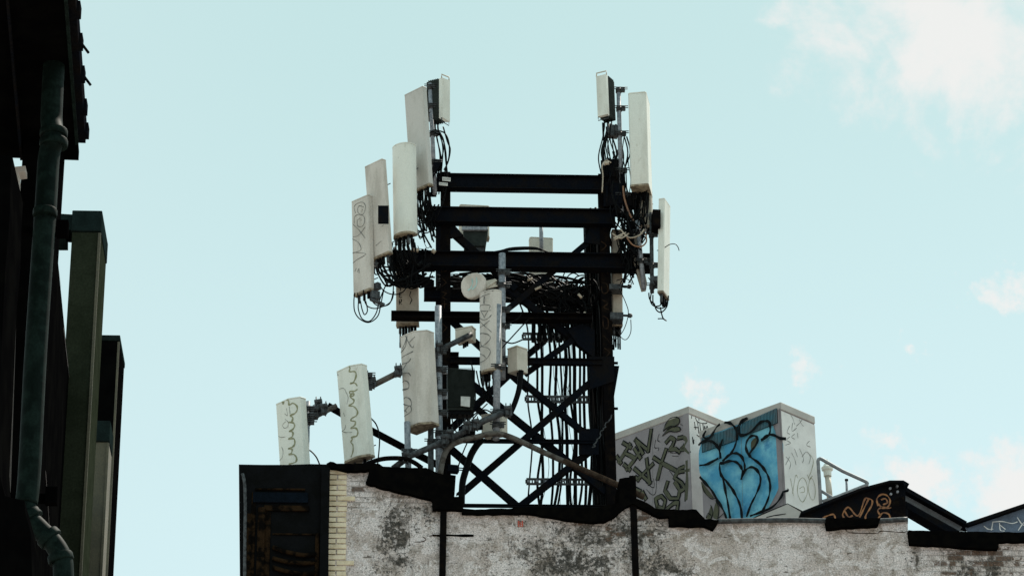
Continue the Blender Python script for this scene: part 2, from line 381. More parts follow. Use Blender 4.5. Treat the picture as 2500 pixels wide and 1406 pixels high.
# ---------------------------------------------------------------- brick building with painted side wall
bl = P(803, 1300, DW); xr = P(2760, 1300, DW).x
b = thing('brick_building', 'old brick building with stained whitewashed side wall and black tar coping', 'building', (bl.x, DW, 0))
mb = MB()
top = [(822,1147),(905,1142),(1000,1150),(1090,1170),(1095,1245),(1225,1244),(1330,1254),(1400,1258),(1500,1250),(1537,1225),(1560,1225),(1600,1246),(1660,1256),(1740,1267),(1810,1270),(2020,1270),(2216,1266),(2216.5,1296),(2330,1300),(2440,1306),(2520,1306),(2760,1318)]
pts = [P(x, y, DW) for x, y in top]
pts = [Vector((pts[0].x, DW, 0))] + pts + [Vector((pts[-1].x, DW, 0))]
mb.prism(pts, (0, .4, 0)); wall = part('side_wall', mb, 'wall', b)
mb = MB(); zr = P(1250, 1290, DW).z - .8
mb.box(((bl.x + xr) / 2 + .1, DW + .42 + 5, zr / 2), xr - bl.x - .2, 10, zr); part('building_core', mb, 'roofing', b)
# yellow brick corner: alternating stretcher / header courses, toothed into the render
mb = MB(); x0 = P(802, 1300, DW).x; x1 = P(845, 1300, DW).x; zt = P(820, 1146, DW).z; ch = .0735
nb = int(zt / ch)
for i in range(min(nb, 110)):
    zc = zt - ch * (i + .5); jx = random.uniform(-.003, .003); xe = x1 + random.uniform(-.004, .01) + (.10 if i in (5, 17, 29) else 0)
    def bk(a, c): mb.box(((a + c) / 2, DW + .03 + jx, zc), c - a, .10, ch - .015)
    if i % 2: 
        mid = x0 + .105 + random.uniform(-.006, .006); bk(x0 + .004, mid - .009); bk(mid + .009, xe)
    else: bk(x0 + .004, xe)
part('brick_corner', mb, 'ybrick', b, bevel=.003)
mb = MB(); mb.prism([Vector((x0, DW + .001, 0)), Vector((x1 + .012, DW + .001, 0)), Vector((x1 + .012, DW + .001, zt)), Vector((x0, DW + .001, zt))], (0, .35, 0)); part('corner_mortar', mb, 'mortar', b)
# street front (facing left), seen only from the side
mb = MB(); mb.box((x0 - .003 + .06, DW + 5.6, zt / 2 - .3), .12, 10, zt - .6); part('street_front', mb, 'plain', b)
def slab(pts, d0, thick, m, name, parent=b, lab=None):
    if m == 'tar':
        q = []
        for (xa, ya), (xb, yb) in zip(pts, pts[1:] + pts[:1]):
            n = max(1, int(math.hypot(xb - xa, yb - ya) / 11)); q.append((xa, ya))
            for k in range(1, n): q.append((xa + (xb - xa) * k / n, ya + (yb - ya) * k / n + random.uniform(-1.3, 1.3)))
        pts = q
    mb = MB(); mb.prism([P(x, y, d0) for x, y in pts], (0, thick, 0)); return part(name, mb, m, parent, lab)
slab([(797,1131),(806,1126),(814,1127),(822,1131),(845,1131),(905,1130),(925,1131),(935,1138),(975,1140),(1040,1141),(1060,1150),(1083,1157),(1113,1160),(1110,1205),(1107,1212),(1131,1213),(1131,1243),(1078,1243),(1056,1242),(1055,1220),(1052,1217),(1010,1207),(960,1196),(893,1177),(903,1145),(880,1147),(845,1149),(822,1143),(803,1141)], DW - .10, .62, 'tar', 'tar_flashing', lab='torn black tar flashing draped over the stepped wall top')
slab([(1128,1240),(1160,1243),(1185,1242.5),(1210,1240.5),(1240,1241),(1262,1238),(1400,1238),(1462,1238),(1500,1229),(1512,1226),(1512,1168),(1540,1164),(1549,1166),(1551,1215),(1570,1222),(1600,1240),(1634,1243),(1700,1243),(1722,1266),(1755,1268),(1752,1277),(1742,1291),(1720,1282),(1634,1281),(1633,1259),(1612,1261),(1595,1254),(1560,1236),(1545,1228),(1528,1236),(1500,1260),(1475,1272),(1440,1273),(1400,1269),(1380,1267),(1350,1261),(1320,1257),(1296,1252),(1240,1251),(1180,1252),(1128,1251)], DW - .10, .62, 'tar', 'tar_flashing')
slab([(2218,1293),(2240,1294),(2360,1297),(2440,1299),(2520,1297),(2760,1306),(2760,1330),(2520,1319),(2440,1321),(2437,1339),(2380,1336),(2222,1326)], DW - .10, .62, 'tar', 'tar_flashing')
slab([(2016,1265),(2072,1262),(2100,1266),(2150,1263),(2145,1280),(2120,1282),(2070,1284),(2020,1288)], DW - .13, .2, 'tar', 'tar_flashing')
mb = MB(); mb.tube([P(1752,1272,DW-.05), P(1840,1270,DW-.05), P(1930,1269,DW-.05), P(2020,1271,DW-.05), P(2120,1272,DW-.05), P(2215,1267,DW-.05)], .035, 8); part('coping_pipe', mb, 'dgalv', b)
# iron straps on the wall
for (xa, ya, xb) in ((1083, 1238, 1080), (1544, 1162, 1552)):
    p = P(xa, ya, DW - .04); q = P(xb, 1406, DW - .04); q2 = p + (q - p) / (p.z - q.z) * (p.z - 1.0)
    mb = MB(); mb.bar(p, q2, .085, .05); mb.bar(p + Vector((0, -.026, 0)), q2 + Vector((0, -.026, 0)), .02, .012); part('iron_strap', mb, 'rust', b)
strokes(b, wall, [[(1058,1306),(1075,1308)],[(1092,1306),(1120,1307),(1154,1307)]], 6, 'dark', 'wall_slot', smoothpath=False, d=35)
strokes(b, wall, [[(2062,1289),(2072,1299),(2100,1301),(2140,1301),(2150,1296),(2175,1297),(2200,1299),(2216,1297)],[(1085,1296),(1080,1303),(1050,1308)],[(1033,1310),(1040,1317),(1028,1322),(1012,1322)]], 2.2, 'mortar', 'crack', d=35)
zw = Z(1060, 1140, 4.31)
strokes(b, wall, [[(885,565),(885,625),(930,622),(930,565)],[(893,572),(908,590),(925,572)],[(908,590),(908,622)],[(895,600),(922,600)]], 2.2, 'red', 'red_tag', smoothpath=False, zf=zw, d=35)

# pressed-metal cornice, its end seen from the side (own part group of the building)
co = thing('roof_cornice', 'black metal cornice end with recessed panel and blue-grey highlight painted on its edge, left end of the roofline', 'cornice', (P(583,1300,DW).x, DW, 0))
mb = MB(); tl = [(583,1133),(640,1134),(700,1134),(760,1132),(802,1133),(802,1460),(586,1460)]
mb.prism([P(x, y, DW - .12) for x, y in tl], (0, 8, 0)); cbody = part('cornice_body', mb, 'cornice', co)
def cb(x0, y0, x1, y1, m, name, proud=.03, d=DW - .12, bevel=.008):
    a = P(x0, y0, d - proud); c = P(x1, y1, d - proud)
    mb = MB(); mb.hexa(Vector(((a.x + c.x) / 2, d - proud / 2 + .001, (a.z + c.z) / 2)), Vector((abs(c.x - a.x) / 2, 0, 0)), Vector((0, proud / 2, 0)), Vector((0, 0, abs(a.z - c.z) / 2)))
    return part(name, mb, m, co, bevel=bevel)
mb = MB(); mb.tube([P(592,1156,DW-.13), P(597,1180,DW-.14), P(599,1240,DW-.15), P(598,1300,DW-.15), P(597,1460,DW-.15)], .022, 8); part('edge_bead_highlight', mb, 'dgalv', co)  # moulding in a paler tone that paints in the bluish edge highlight
cb(602,1252,610,1455,'cornrust','side_moulding',.03)
cb(615,1200,618,1455,'cornrust','side_moulding',.02)
cb(622,1190,745,1195,'cornrust','top_moulding',.05)
cb(618,1200,752,1226,'cornblue','frieze_panel',.04)
cb(630,1236,642,1455,'cornrust','panel_frame',.05)
cb(645,1232,755,1246,'cornrust','panel_frame',.04)
cb(646,1242,656,1455,'cornrust','panel_frame',.02)
cb(665,1300,772,1305,'cornrust','panel_frame',.02)
cb(770,1300,777,1455,'cornrust','panel_frame',.03)
cb(785,1140,800,1455,'cornice','corner_post',.08)
mb = MB()
for k, (y0_, y1_) in enumerate([(1335,1352),(1362,1372),(1384,1398),(1412,1425)]):
    mb.tube([P(666, y0_, DW-.14), P(700, (y0_ + y1_) / 2 + 3, DW-.17), P(740, y1_ + 2, DW-.17), P(768, y1_, DW-.14)], .03, 8)
part('carved_leaf', mb, 'cornrust', co)

# ---------------------------------------------------------------- lattice tower
base = P(1280, 1240, DF); 
T = thing('lattice_tower', 'black steel lattice tower rising behind the wall, carrying the upper ring of antennas', 'tower', (base.x, (DF + DB) / 2, zr))
def leg(xt, yt, xb, yb, d, wpx, m='steel'):
    p, q = P(xt, yt, d), P(xb, yb, d); xm = (p.x + q.x) / 2; wm = wpx * S(d)
    xm = p.x * .5 + q.x * .5
    mb = MB(); z0 = zr - .05; z1 = p.z; pq = Vector((xm, d, 0))
    # wide-flange column: two flanges across, one web
    mb.bar(Vector((xm, d - wm * .45, z0)), Vector((xm, d - wm * .45, z1)), wm, .014)
    mb.bar(Vector((xm, d + wm * .45, z0)), Vector((xm, d + wm * .45, z1)), wm, .014)
    mb.box((xm, d, (z0 + z1) / 2), .012, wm * .9 - .016, z1 - z0)
    return part('leg', mb, m, T)
legs = [leg(1080, 425, 1096, 1240, DF, 24, 'rust'), leg(1472, 430, 1492, 1230, DF, 25, 'rust'), leg(1066, 510, 1084, 1240, DB, 22), leg(1456, 520, 1468, 1230, DB, 22)]
def beam(x0, x1, yt, yb, d, name='beam', m='steel', fw=.16, kind='i'):
    xm = (x0 + x1) / 2; a = P(x0, (yt + yb) / 2, d); c = P(x1, (yt + yb) / 2, d); z = (P(xm, yt, d).z + P(xm, yb, d).z) / 2; h = P(xm, yt, d).z - P(xm, yb, d).z
    mb = MB(); p = Vector((a.x, d, z)); q = Vector((c.x, d, z))
    h = max(h - fw * .35, h * .6) if kind == 'i' else h
    mb.ibeam(p, q, h, fw) if kind == 'i' else mb.bar(p, q, h, .05)
    return part(name, mb, m, T)
beam(1066, 1480, 427, 470, DF - .1); beam(1040, 1502, 508, 553, DF - .12)
beam(952, 1594, 616, 663, DF - .14, fw=.2)
beam(955, 1445, 762, 786, DF - .12, m='rust'); beam(966, 1060, 684, 698, DF - .1, fw=.08)
beam(1035, 1445, 703, 738, DB - .1); beam(1100, 1440, 766, 790, DB - .1)
beam(1100, 1470, 873, 892, DF - .1, fw=.08); beam(1095, 1450, 1071, 1083, DF - .1, fw=.05); beam(1095, 1495, 1230, 1240, DF - .1, fw=.05)
beam(950, 1062, 638, 662, DF + .1); beam(1100, 1120, 860, 905, DF); beam(1040, 1075, 508, 553, DF + .3)
def brace(x0, y0, x1, y1, d, wpx, m='steel', back=True):
    mb = MB(); mb.angle(P(x0, y0, d), P(x1, y1, d), wpx * S(d)); return part('brace', mb, m, T)
for a in [(1100,560,1260,705,DF-.02,17),(1455,575,1265,735,DF-.03,15),(1265,735,1180,800,DF-.03,15),(1225,690,1445,860,DF+.03,16),
          (1440,800,1280,915,DF-.02,15),(1090,770,1290,950,DB,14),(1270,925,1445,1070,DF-.02,14),(1475,905,1120,1210,DF-.05,17),
          (1145,930,1480,1200,DF-.02,16),(1085,1080,1270,1240,DF-.05,16),(1262,1240,1440,1100,DF-.02,15),(1085,1060,1240,915,DF-.02,15),(1240,905,1330,830,DB,13),
          (1110,950,1195,1020,DB,13)]:
    brace(*a)
def gusset(pts, d):
    mb = MB(); mb.prism([P(x, y, d) for x, y in pts], (0, .015, 0)); return part('gusset_plate', mb, 'steel', T)
gusset([(1413,1046),(1462,1046),(1462,1109),(1413,1109)], DF - .08); gusset([(1064,552),(1112,552),(1132,575),(1090,585),(1064,585)], DF - .07)
gusset([(1440,552),(1484,552),(1484,600),(1425,592)], DF - .07)
gusset([(1385,805),(1420,790),(1452,805),(1452,875),(1410,840)], DF - .06)
gusset([(1440,870),(1500,870),(1500,930),(1440,950)], DF - .1)
mb = MB(); mb.prism([P(x, y, DF + .2) for x, y in [(1494,892),(1512,893),(1498,975),(1494,975)]], (0, .3, 0)); part('gusset_plate', mb, 'steel', T)
for yy in (886, 905, 997):
    mb = MB(); mb.cyl(P(1500, yy, DF), P(1500, yy, DF) + Vector((.05, 0, 0)), .02); part('bolt', mb, 'steel', T)
mb = MB(); mb.tube([P(1508+random.uniform(-4,4)-46*k/24-14, 1012 + 80*k/24, DF-.2) for k in range(25)], .009, 5); part('perforated_strap', mb, 'dgalv', T)
strokes(T, legs[0], [[(1078,620),(1090,622)],[(1084,622),(1084,640)],[(1078,650),(1088,645),(1090,662),(1078,664),(1078,652)],[(1080,680),(1090,690),(1078,700)],[(1078,712),(1090,716),(1080,726),(1091,732)],[(1078,742),(1090,742)],[(1085,735),(1085,752)],[(1079,760),(1090,775)],[(1090,760),(1079,776)],[(1080,790),(1091,800),(1080,812)]], 2, 'rustink', d=DF, smoothpath=False)
strokes(T, legs[1], [[(1468,590),(1480,600),(1468,612)],[(1466,640),(1484,668)],[(1484,640),(1466,668)],[(1470,690),(1482,695),(1484,712),(1472,716),(1468,700)],[(1470,732),(1484,740),(1474,750),(1486,756)],[(1474,772),(1484,780),(1484,800),(1474,800),(1472,780)],[(1474,820),(1486,832)],[(1476,850),(1488,860),(1478,872)]], 2.4, 'rustink', d=DF)

# cable ladder brackets (perforated channels) on the tower
for (xa, xb, yt, yb, d) in [(1276,1432,812,832,DF+.25),(1283,1440,965,984,DF+.25),(1285,1442,1167,1184,DF+.25)]:
    z = (P((xa+xb)/2, yt, d).z + P((xa+xb)/2, yb, d).z) / 2; h = (yb - yt) * S(d)
    mb = MB(); n = 22; X0 = P(xa, yt, d).x; X1 = P(xb, yt, d).x; st = (X1 - X0) / n
    for k in (-1, 1): mb.box(((X0 + X1) / 2, d, z + k * h * .36), X1 - X0, .03, h * .26)
    for i in range(n + 1): mb.box((X0 + st * i, d, z), st * .42 * (1.0 if i % 3 else 1.7), .028, h * .5)
    o = part('cable_bracket', mb, 'dgalv', T)
    mb = MB()
    for i in range(5): mb.box((X0 + (X1 - X0) * (.03 + i * .135), d - .02, z + random.uniform(-.01, .01)), .035, .02, .035)
    part('clamp', mb, 'galv', T)

# ---------------------------------------------------------------- masts
def mast(label, xt, yt, xb, yb, d, wpx, m='galv', clamps=(), grp=None, name='antenna_mast', floor=False):
    p = P(xt, yt, d); q = P(xb, yb, d); r = wpx * S(d) / 2
    if floor: q = q + (q - p) * max(0, (q.z - zr) / (p.z - q.z))
    t = thing(name, label, 'mast', q, grp)
    mb = MB(); mb.cyl(p, q, r, 14); part('pole', mb, m, t)
    for yc in clamps:
        c = p.lerp(q, (yc - yt) / (yb - yt)) if not floor else P(xt + (xb - xt) * (yc - yt) / (yb - yt), yc, d)
        mb = MB(); mb.cyl(c - Vector((0, 0, .035)), c + Vector((0, 0, .035)), r + .012, 12)
        mb.box(c + Vector((r + .03, -.02, 0)), .06, .05, .06)
        mb.cyl(c + Vector((-.09, -r - .02, 0)), c + Vector((.13, -r - .02, 0)), .007, 6); mb.cyl(c + Vector((-.09, -r - .02, .03)), c + Vector((.13, -r - .02, .03)), .007, 6)
        part('clamp', mb, 'dgalv', t)
    return t
mast('galvanised pipe mast behind the topmost left panel antenna', 1050, 205, 1062, 475, DF - .2, 11, clamps=(215, 262, 330, 400))
mast('galvanised pipe mast carrying the small white radio at upper right', 1510, 216, 1518, 520, DF - .2, 11, clamps=(222, 268, 330, 420, 480))
mast('short grey pipe with open lower end hanging below the large right antenna', 1556, 540, 1572, 706, DF - .3, 11, clamps=(570, 640))
mast('grey pipe mast behind the rightmost panel antenna', 1590, 520, 1592, 715, DF - .3, 10, 'dgalv', clamps=(532, 575, 650, 700))
mast('thin grey pipe standing up beside the beige box antenna behind the tower', 1321, 540, 1322, 612, DB + .8, 10)
mast('tall blue-grey pipe whose top stands before the lowest crossbeam of the upper tower', 1226, 620, 1226, 925, DF - .7, 17, clamps=(668, 700, 760, 800, 880))
mast('blue-grey pipe with open lower end in front of the lowest grey box', 1216, 745, 1211, 1073, DF - 1.1, 17, clamps=(900, 1010, 1040))
mast('blue-grey pipe mast topping out before the rusty left tower leg', 1070, 748, 1073, 1160, DF - 1.0, 17, clamps=(860, 905, 960, 1010, 1060, 1090), floor=True)
mast('second thick pipe strapped alongside the black finned radio unit', 1051, 840, 1052, 1150, DF - 1.05, 14, 'dgalv', clamps=(870, 930, 1000, 1080), floor=True)
mast('stub of pipe below the largest tagged antenna', 994, 1030, 996, 1112, DF - 1.2, 15, clamps=(1105,), floor=True)
mast('thin pole right of the tagged antenna nearest the chimney corner', 894, 905, 890, 1130, DF - 1.2, 10, clamps=(918, 935, 948), floor=True)
mast('thin pole right of the leftmost tagged antenna', 752, 980, 749, 1133, DF - 1.2, 11, clamps=(1000, 1018, 1032), floor=True)

def pipe(label, pts, r, m='conduit', name='pipe', cat='pipe', clamps=(), grp=None, seg=10, smoothpath=True):
    ww = [P(*p) for p in pts]
    if not clamps:
        mb = MB(); mb.tube(ww, r, seg, smoothpath); return tag(part(name, mb, m), label, cat, grp)
    t = thing(name, label, cat, ww[0], grp); mb = MB(); mb.tube(ww, r, seg, smoothpath); part('tube', mb, m, t)
    for k in clamps:
        c = P(*k); mb = MB(); mb.box(c, .09, .1, .09, .3); mb.cyl(c + Vector((-.03, -.06, -.1)), c + Vector((-.03, -.06, .12)), .008, 6); mb.cyl(c + Vector((.03, -.06, -.1)), c + Vector((.03, -.06, .12)), .008, 6)
        mb.cyl(c + Vector((-.05, -.04, .05)), c + Vector((.05, -.06, .06)), .035, 8); part('clamp', mb, 'dgalv', t)
    return t
DL = DF - 1.2
pipe('horizontal pipe between the largest tagged antenna and its left neighbour', [(902,945,DL+.1),(975,908,DL+.1)], .042, 'conduit', clamps=((908,938,DL+.05),(972,910,DL+.05)))
pipe('short horizontal pipe between the two leftmost tagged antennas', [(758,1022,DL+.1),(822,990,DL+.1)], .036, 'conduit', clamps=((770,1012,DL+.05),(790,1003,DL),(777,992,DL+.1),(758,1022,DL+.05)))
pipe('long black diagonal strut running down to the roof behind the left antennas', [(800,990,DL+.3),(905,1050,DL+.5),(1000,1100,DL+.7),(1085,1143,DL+.9)], .05, 'rust', 'strut', 'strut', smoothpath=False)
pipe('clamped grey pipe rising from the flashing to the lower crossing pipe', [(960,1143,DL-.1),(1000,1113,DL-.1),(1055,1090,DL-.1),(1120,1060,DL),(1185,1025,DL),(1235,1005,DL)], .045, 'dgalv', clamps=((990,1120,DL-.15),(1085,1078,DL-.1),(1098,1066,DL-.1),(1140,1045,DL-.05),(1160,1040,DL),(1240,1008,DL)), smoothpath=False)
cdt = pipe('light grey conduit bending up beside the mast and running down right to the wall post', [(1074,1160,DL),(1083,1115,DL),(1098,1090,DL),(1125,1076,DL),(1165,1066,DL),(1205,1058,DL),(1245,1066,DL+.1),(1330,1105,DL+.1),(1420,1145,DL+.1),(1500,1180,DL+.1),(1530,1193,DL+.1),(1570,1212,DL+.1)], .040, 'conduit')
mb = MB(); mb.tube([P(1375,1124.5,DL+.1), P(1420,1145,DL+.1), P(1500,1180,DL+.1), P(1530,1193,DL+.1), P(1572,1213,DL+.1)], .0425, 10); part('rusted_section', mb, 'rustpipe', cdt)
pipe('inclined pipe reaching from the mast to the small tilted grey box', [(1066,858,DF-1),(1150,816,DF-.8)], .04, 'dgalv', clamps=((1072,854,DF-1.02),))
pipe('dark curved conduit arching over the wall top below the left antennas', [(880,1140,DL-.2),(905,1128,DL-.2),(940,1119,DL-.2),(985,1119,DL-.2),(1010,1128,DL-.2),(1030,1142,DL-.2)], .032, 'rust')

# ---------------------------------------------------------------- antennas
def profile(kind, w, dep):
    h = w / 2
    if kind == 'box': c = min(.012, w * .1); return [(-h, 0 + c), (-h + c, 0), (h - c, 0), (h, c), (h, dep), (-h, dep)]
    if kind == 'soft':
        c = min(.04, w * .15); return [(-h, dep), (-h, c)] + [(-h + c - c * math.cos(a), c - c * math.sin(a)) for a in (.4, .8, 1.2)] + [(h - c + c * math.cos(a), c - c * math.sin(a)) for a in (1.2, .8, .4)] + [(h, c), (h, dep)]
    if kind == 'round': return [(-h, dep)] + [(-h * math.cos(a), dep * .75 * (1 - math.sin(a))) for a in [math.pi * k / 14 for k in range(15)]] + [(h, dep)]
    if kind == 'wedge': return [(-h, dep), (-h, dep * .14), (-h + .025, 0), (h * .3, 0), (h, dep * .45), (h, dep)]
    if kind == 'facet': return [(-h, dep), (-h, dep * .55), (-h * .55, dep * .08), (-h * .3, 0), (h * .25, 0), (h * .55, dep * .1), (h, dep * .6), (h, dep)]
def panel(label, t, bt, d, wpx, dep, yaw, kind='box', m='white', capm='cap', n=5, drop=.35, tow=0.0, grp=None, name='panel_antenna', loops=None, cabm='rubber', cat='antenna', capr=True):
    pt, pb = P(*t, d), P(*bt, d); phi = R(yaw); ax = (pt - pb).normalized(); H = (pt - pb).length
    nrm = Vector((math.sin(phi), -math.cos(phi), 0)); nrm = (nrm - ax * nrm.dot(ax)).normalized(); wv = ax.cross(nrm); wv = -wv if wv.dot(Vector((math.cos(phi), math.sin(phi), 0))) < 0 else wv
    w_ = wpx * S(d) / max(math.cos(phi), .2)
    A = thing(name, label, cat, pb, grp)
    pr = [pb + wv * u - nrm * v for u, v in profile(kind, w_, dep)]
    mb = MB(); mb.prism([q + ax * .02 for q in pr], ax * (H - .04)); rad = part('radome', mb, m, A, bevel=.006)
    if kind in ('round', 'soft'):
        for f in rad.data.polygons: f.use_smooth = len(f.vertices) == 4
        rad.data.set_sharp_from_angle(angle=R(35)) if hasattr(rad.data, 'set_sharp_from_angle') else None
    cen = pb - nrm * dep / 2
    def capp(off, hh, k): 
        mb = MB(); mb.prism([cen + (q - cen) * k + ax * off for q in pr], ax * hh); return mb
    part('end_cap', capp(-.012, .031, 1.015), capm if capr else m, A, bevel=.004); part('end_cap', capp(H - .019, .019, 1.012), m, A, bevel=.004)
    for i in range(n):
        u = (i + .5) / n - .5; c = pb + wv * u * w_ * .8 - nrm * dep * (.5 + .12 * (i % 2)); L0 = random.uniform(.09, .16)
        mb = MB(); mb.tube([c - ax * .012, c - ax * (.012 + L0)], .021, 7, False); part('connector', mb, 'rubber' if i % 3 else 'dgalv', A)
        if drop > 0:
            e = c - ax * (drop * random.uniform(.7, 1.2)) + Vector((tow * random.uniform(.7, 1.1), random.uniform(.02, .2), 0))
            mb = MB(); mb.tube([c - ax * .1, c - ax * .2, (c - ax * drop * .8) * .5 + e * .5 - Vector((0, 0, .12)), e], .012, 6); part('jumper_cable', mb, cabm, A)
    for f in (.18, .8):                                    # tilt brackets at the back
        c = pb + ax * H * f - nrm * (dep + .05)
        mb = MB(); mb.hexa(c, wv * min(.06, w_ * .3), ax * .035, nrm * .05); mb.hexa(c - nrm * .07, wv * .03, ax * .06, nrm * .03); mb.cyl(c - wv * .1 - nrm * .1, c + wv * .1 - nrm * .1, .008, 6); part('bracket', mb, 'dgalv', A)
    return A, rad
G1 = 'panel antennas around the tower'
a1, r1 = panel('tall plain grey-white panel antenna leaning outward, topmost on the tower\'s left', (1009,221), (1025,460), DF-.45, 46, .085, -44, 'box', 'white', n=5, drop=.3, tow=.15, grp=G1)
a2, r2 = panel('rounded cream antenna with brown lower rim, between two flat panels on the left', (972,350), (975,570), DF-.7, 50, .20, -36, 'round', 'cream', n=8, drop=.35, tow=.2, grp=G1)
a3, r3 = panel('weathered streaked grey panel antenna behind the black square plate', (911,397), (927,625), DF-.6, 44, .085, -43, 'box', 'grey', n=4, drop=.3, tow=.25, grp=G1)
a4, r4 = panel('leftmost upper panel antenna scrawled with two ringed circles', (878,483), (883,713), DF-.5, 42, .09, -43, 'box', 'grey', n=3, drop=0, grp=G1)
strokes(a4, r4, [[(868,520),(865,505),(873,497),(885,494),(892,502),(890,518),(882,525),(873,516),(877,503),(888,506)],[(885,512),(884,514)],[(865,545),(866,530),(876,524),(888,528),(890,542),(884,553),(874,552),(873,538),(880,533)],[(882,536),(881,539)],[(862,548),(875,560),(892,582)],[(858,579),(875,575),(891,555)],[(859,583),(875,592),(881,604),(879,612),(859,619)],[(859,616),(893,620),(872,634),(862,642)],[(867,662),(870,655)],[(873,664),(876,656),(877,667)]], 1.6, 'ink', d=DF)
strokes(a3, r3, [[(932,553),(937,550)],[(906,575),(905,608)],[(918,600),(931,589)],[(905,594),(910,590),(905,600)]], 1.5, 'ink', d=DF, smoothpath=False)
mb = MB(); mb.prism([P(x, y, DF-.93) for x, y in [(923,502),(949,502),(949,544),(923,544)]], (0, .04, 0))
tag(part('mounting_plate', mb, 'steel'), 'black square plate overlapping the streaked grey panel antenna', 'plate')
# loops hanging under the leftmost antenna
CG = 'loose cables around the antennas'
def cable(label, pts, r=.010, m='rubber', grp=None, name='cable', d=None):
    pp = [P(p[0], p[1], p[2] if len(p) > 2 else d) for p in pts]; mb = MB(); mb.tube(pp, r, 6); return tag(part(name, mb, m), label, 'cable', grp)
def child_cable(A, pts, r, d, m='rubber', name='jumper_cable'):
    mb = MB(); mb.tube([P(x, y, d) for x, y in pts], r, 6); return part(name, mb, m, A)
dd = DF - .55
for pl in [[(866,715),(864,735),(866,760),(878,778),(900,787),(922,772),(930,742),(938,705),(948,690)],
           [(873,715),(875,735),(875,755),(884,778),(902,784),(918,765),(926,735),(940,700),(952,680)],
           [(887,708),(889,730),(897,747),(915,753),(935,748),(952,740),(960,710),(958,680),(950,660)],
           [(904,725),(915,742),(935,748),(955,735),(962,712)],[(925,690),(935,708),(955,718),(978,716),(993,700),(1000,665)],
           [(880,735),(884,755),(890,768),(897,758),(893,735)]]:
    child_cable(a4, pl, .0085, dd)
mb = MB(); mb.box(P(915,722,dd), .12, .1, .12, .4); mb.cyl(P(905,730,dd-.03), P(938,745,dd-.03), .03, 8); mb.box(P(920,700,dd), .07, .1, .1, .8); part('bracket', mb, 'dgalv', a4)

a7, r7 = panel('large smooth pale antenna with rounded top corners, biggest on the tower\'s right', (1555,225), (1561,452), DF-.45, 45, .42, -13, 'soft', 'cream', n=6, drop=.45, tow=-.1, grp=G1)
a7b, _ = panel('brown-beige antenna with rounded foot tucked below the large pale right one', (1573,455), (1575,547), DF-.15, 34, .2, -10, 'soft', 'beige', 'beige', n=2, drop=0, grp=G1)
a9, r9 = panel('rightmost panel antenna seen edge-on, pale green-white front facing right', (1630,494), (1627,722), DF-.5, 20, .09, 67, 'box', 'cream', n=5, drop=0, grp=G1)
dd = DF - .5
for pl in [[(1590,715),(1588,735),(1597,747),(1612,745),(1616,730)],[(1594,720),(1595,740),(1606,752),(1622,750),(1630,735),(1632,722)],[(1597,740),(1603,757),(1615,762),(1628,748),(1631,728)],[(1584,715),(1586,730),(1596,742)],[(1612,750),(1618,775),(1627,783),(1618,778),(1606,778)]]:
    child_cable(a9, pl, .0095, dd)
child_cable(a9, [(1604,612),(1620,606),(1635,597),(1648,596),(1655,603),(1658,612)], .006, dd - .1, name='loose_wire')
for yy0, yy1, n_ in ((512, 553, 0),):
    mb = MB(); mb.prism([P(x, y, DF-.7) for x, y in [(1594,511),(1613,512),(1613,553),(1594,550)]], (0, .25, 0)); part('mounting_plate', mb, 'rust', a9)
# thin antenna seen edge-on, swung out of plumb
t8 = thing('panel_antenna', 'narrow tilted brownish panel slanting down between the large right antenna and the rightmost one', 'antenna', P(1573,706,DF-.2), G1)
mb = MB(); mb.prism([P(x, y, DF-.2) for x, y in [(1527,570),(1549,556),(1580,690),(1578,705),(1567,707)]], (0, .09, 0)); part('radome', mb, 'beige', t8, bevel=.006)
mb = MB(); mb.bar(P(1552,600,DF-.22), P(1570,690,DF-.22), .03, .03); part('rail', mb, 'dgalv', t8)
a12, r12 = panel('beige panel lettered ER behind the dark bars below the left antennas', (993,640), (994,791), DF+.05, 54, .12, -8, 'box', 'beige', n=6, drop=.2, tow=.0, grp=G1)
strokes(a12, r12, [[(981,714),(975,714),(975,726),(981,726)],[(975,720),(980,720)],[(975,743),(975,731),(980,731),(980,737),(975,737),(981,743)],[(1003,712),(1000,722),(1006,732),(1001,742)],[(975,703),(981,703)],[(978,703),(978,710)]], 2.2, 'black_ink', 'lettering', smoothpath=False, d=DF)
a13, r13 = panel('beige panel hanging just right of the right tower leg', (1507,560), (1508,792), DF+.05, 26, .12, 5, 'box', 'beige', n=4, drop=.25, tow=0, grp=G1)
for (x0_, x1_, y0_, y1_) in ((1488,1520,693,705),(1490,1522,762,778)):
    mb = MB(); mb.prism([P(x, y, DF-.15) for x, y in [(x0_,y0_),(x1_,y0_),(x1_,y1_),(x0_,y1_)]], (0, .25, 0)); mb.cyl(P(x1_,(y0_+y1_)/2,DF-.1), P(x1_+22,(y0_+y1_)/2+1,DF-.1), .018, 8); mb.cyl(P(x1_+12,(y0_+y1_)/2,DF-.1), P(x1_+20,(y0_+y1_)/2+1,DF-.1), .035, 8); part('bracket', mb, 'dgalv', a13)
a10, _ = panel('pale grey antenna peeking over a crossbeam behind the tower, dark radio beneath', (1159,500), (1159,577), DB+1.0, 74, .16, 4, 'soft', 'boxgrey', n=5, drop=.3, tow=0, grp=G1)
mb = MB(); mb.prism([P(x, y, DB+.85) for x, y in [(1131,560),(1192,560),(1186,600),(1136,600)]], (0, .2, 0)); part('radio_unit', mb, 'fin', a10)
mb = MB(); mb.prism([P(x, y, DB+.8) for x, y in [(1128,553),(1190,553),(1190,561),(1128,561)]], (0, .05, 0)); part('bracket', mb, 'galv', a10)
mb = MB(); mb.prism([P(x, y, DB+.9) for x, y in [(1144,598),(1182,598),(1182,625),(1148,625)]], (0, .08, 0)); part('bracket', mb, 'dgalv', a10)
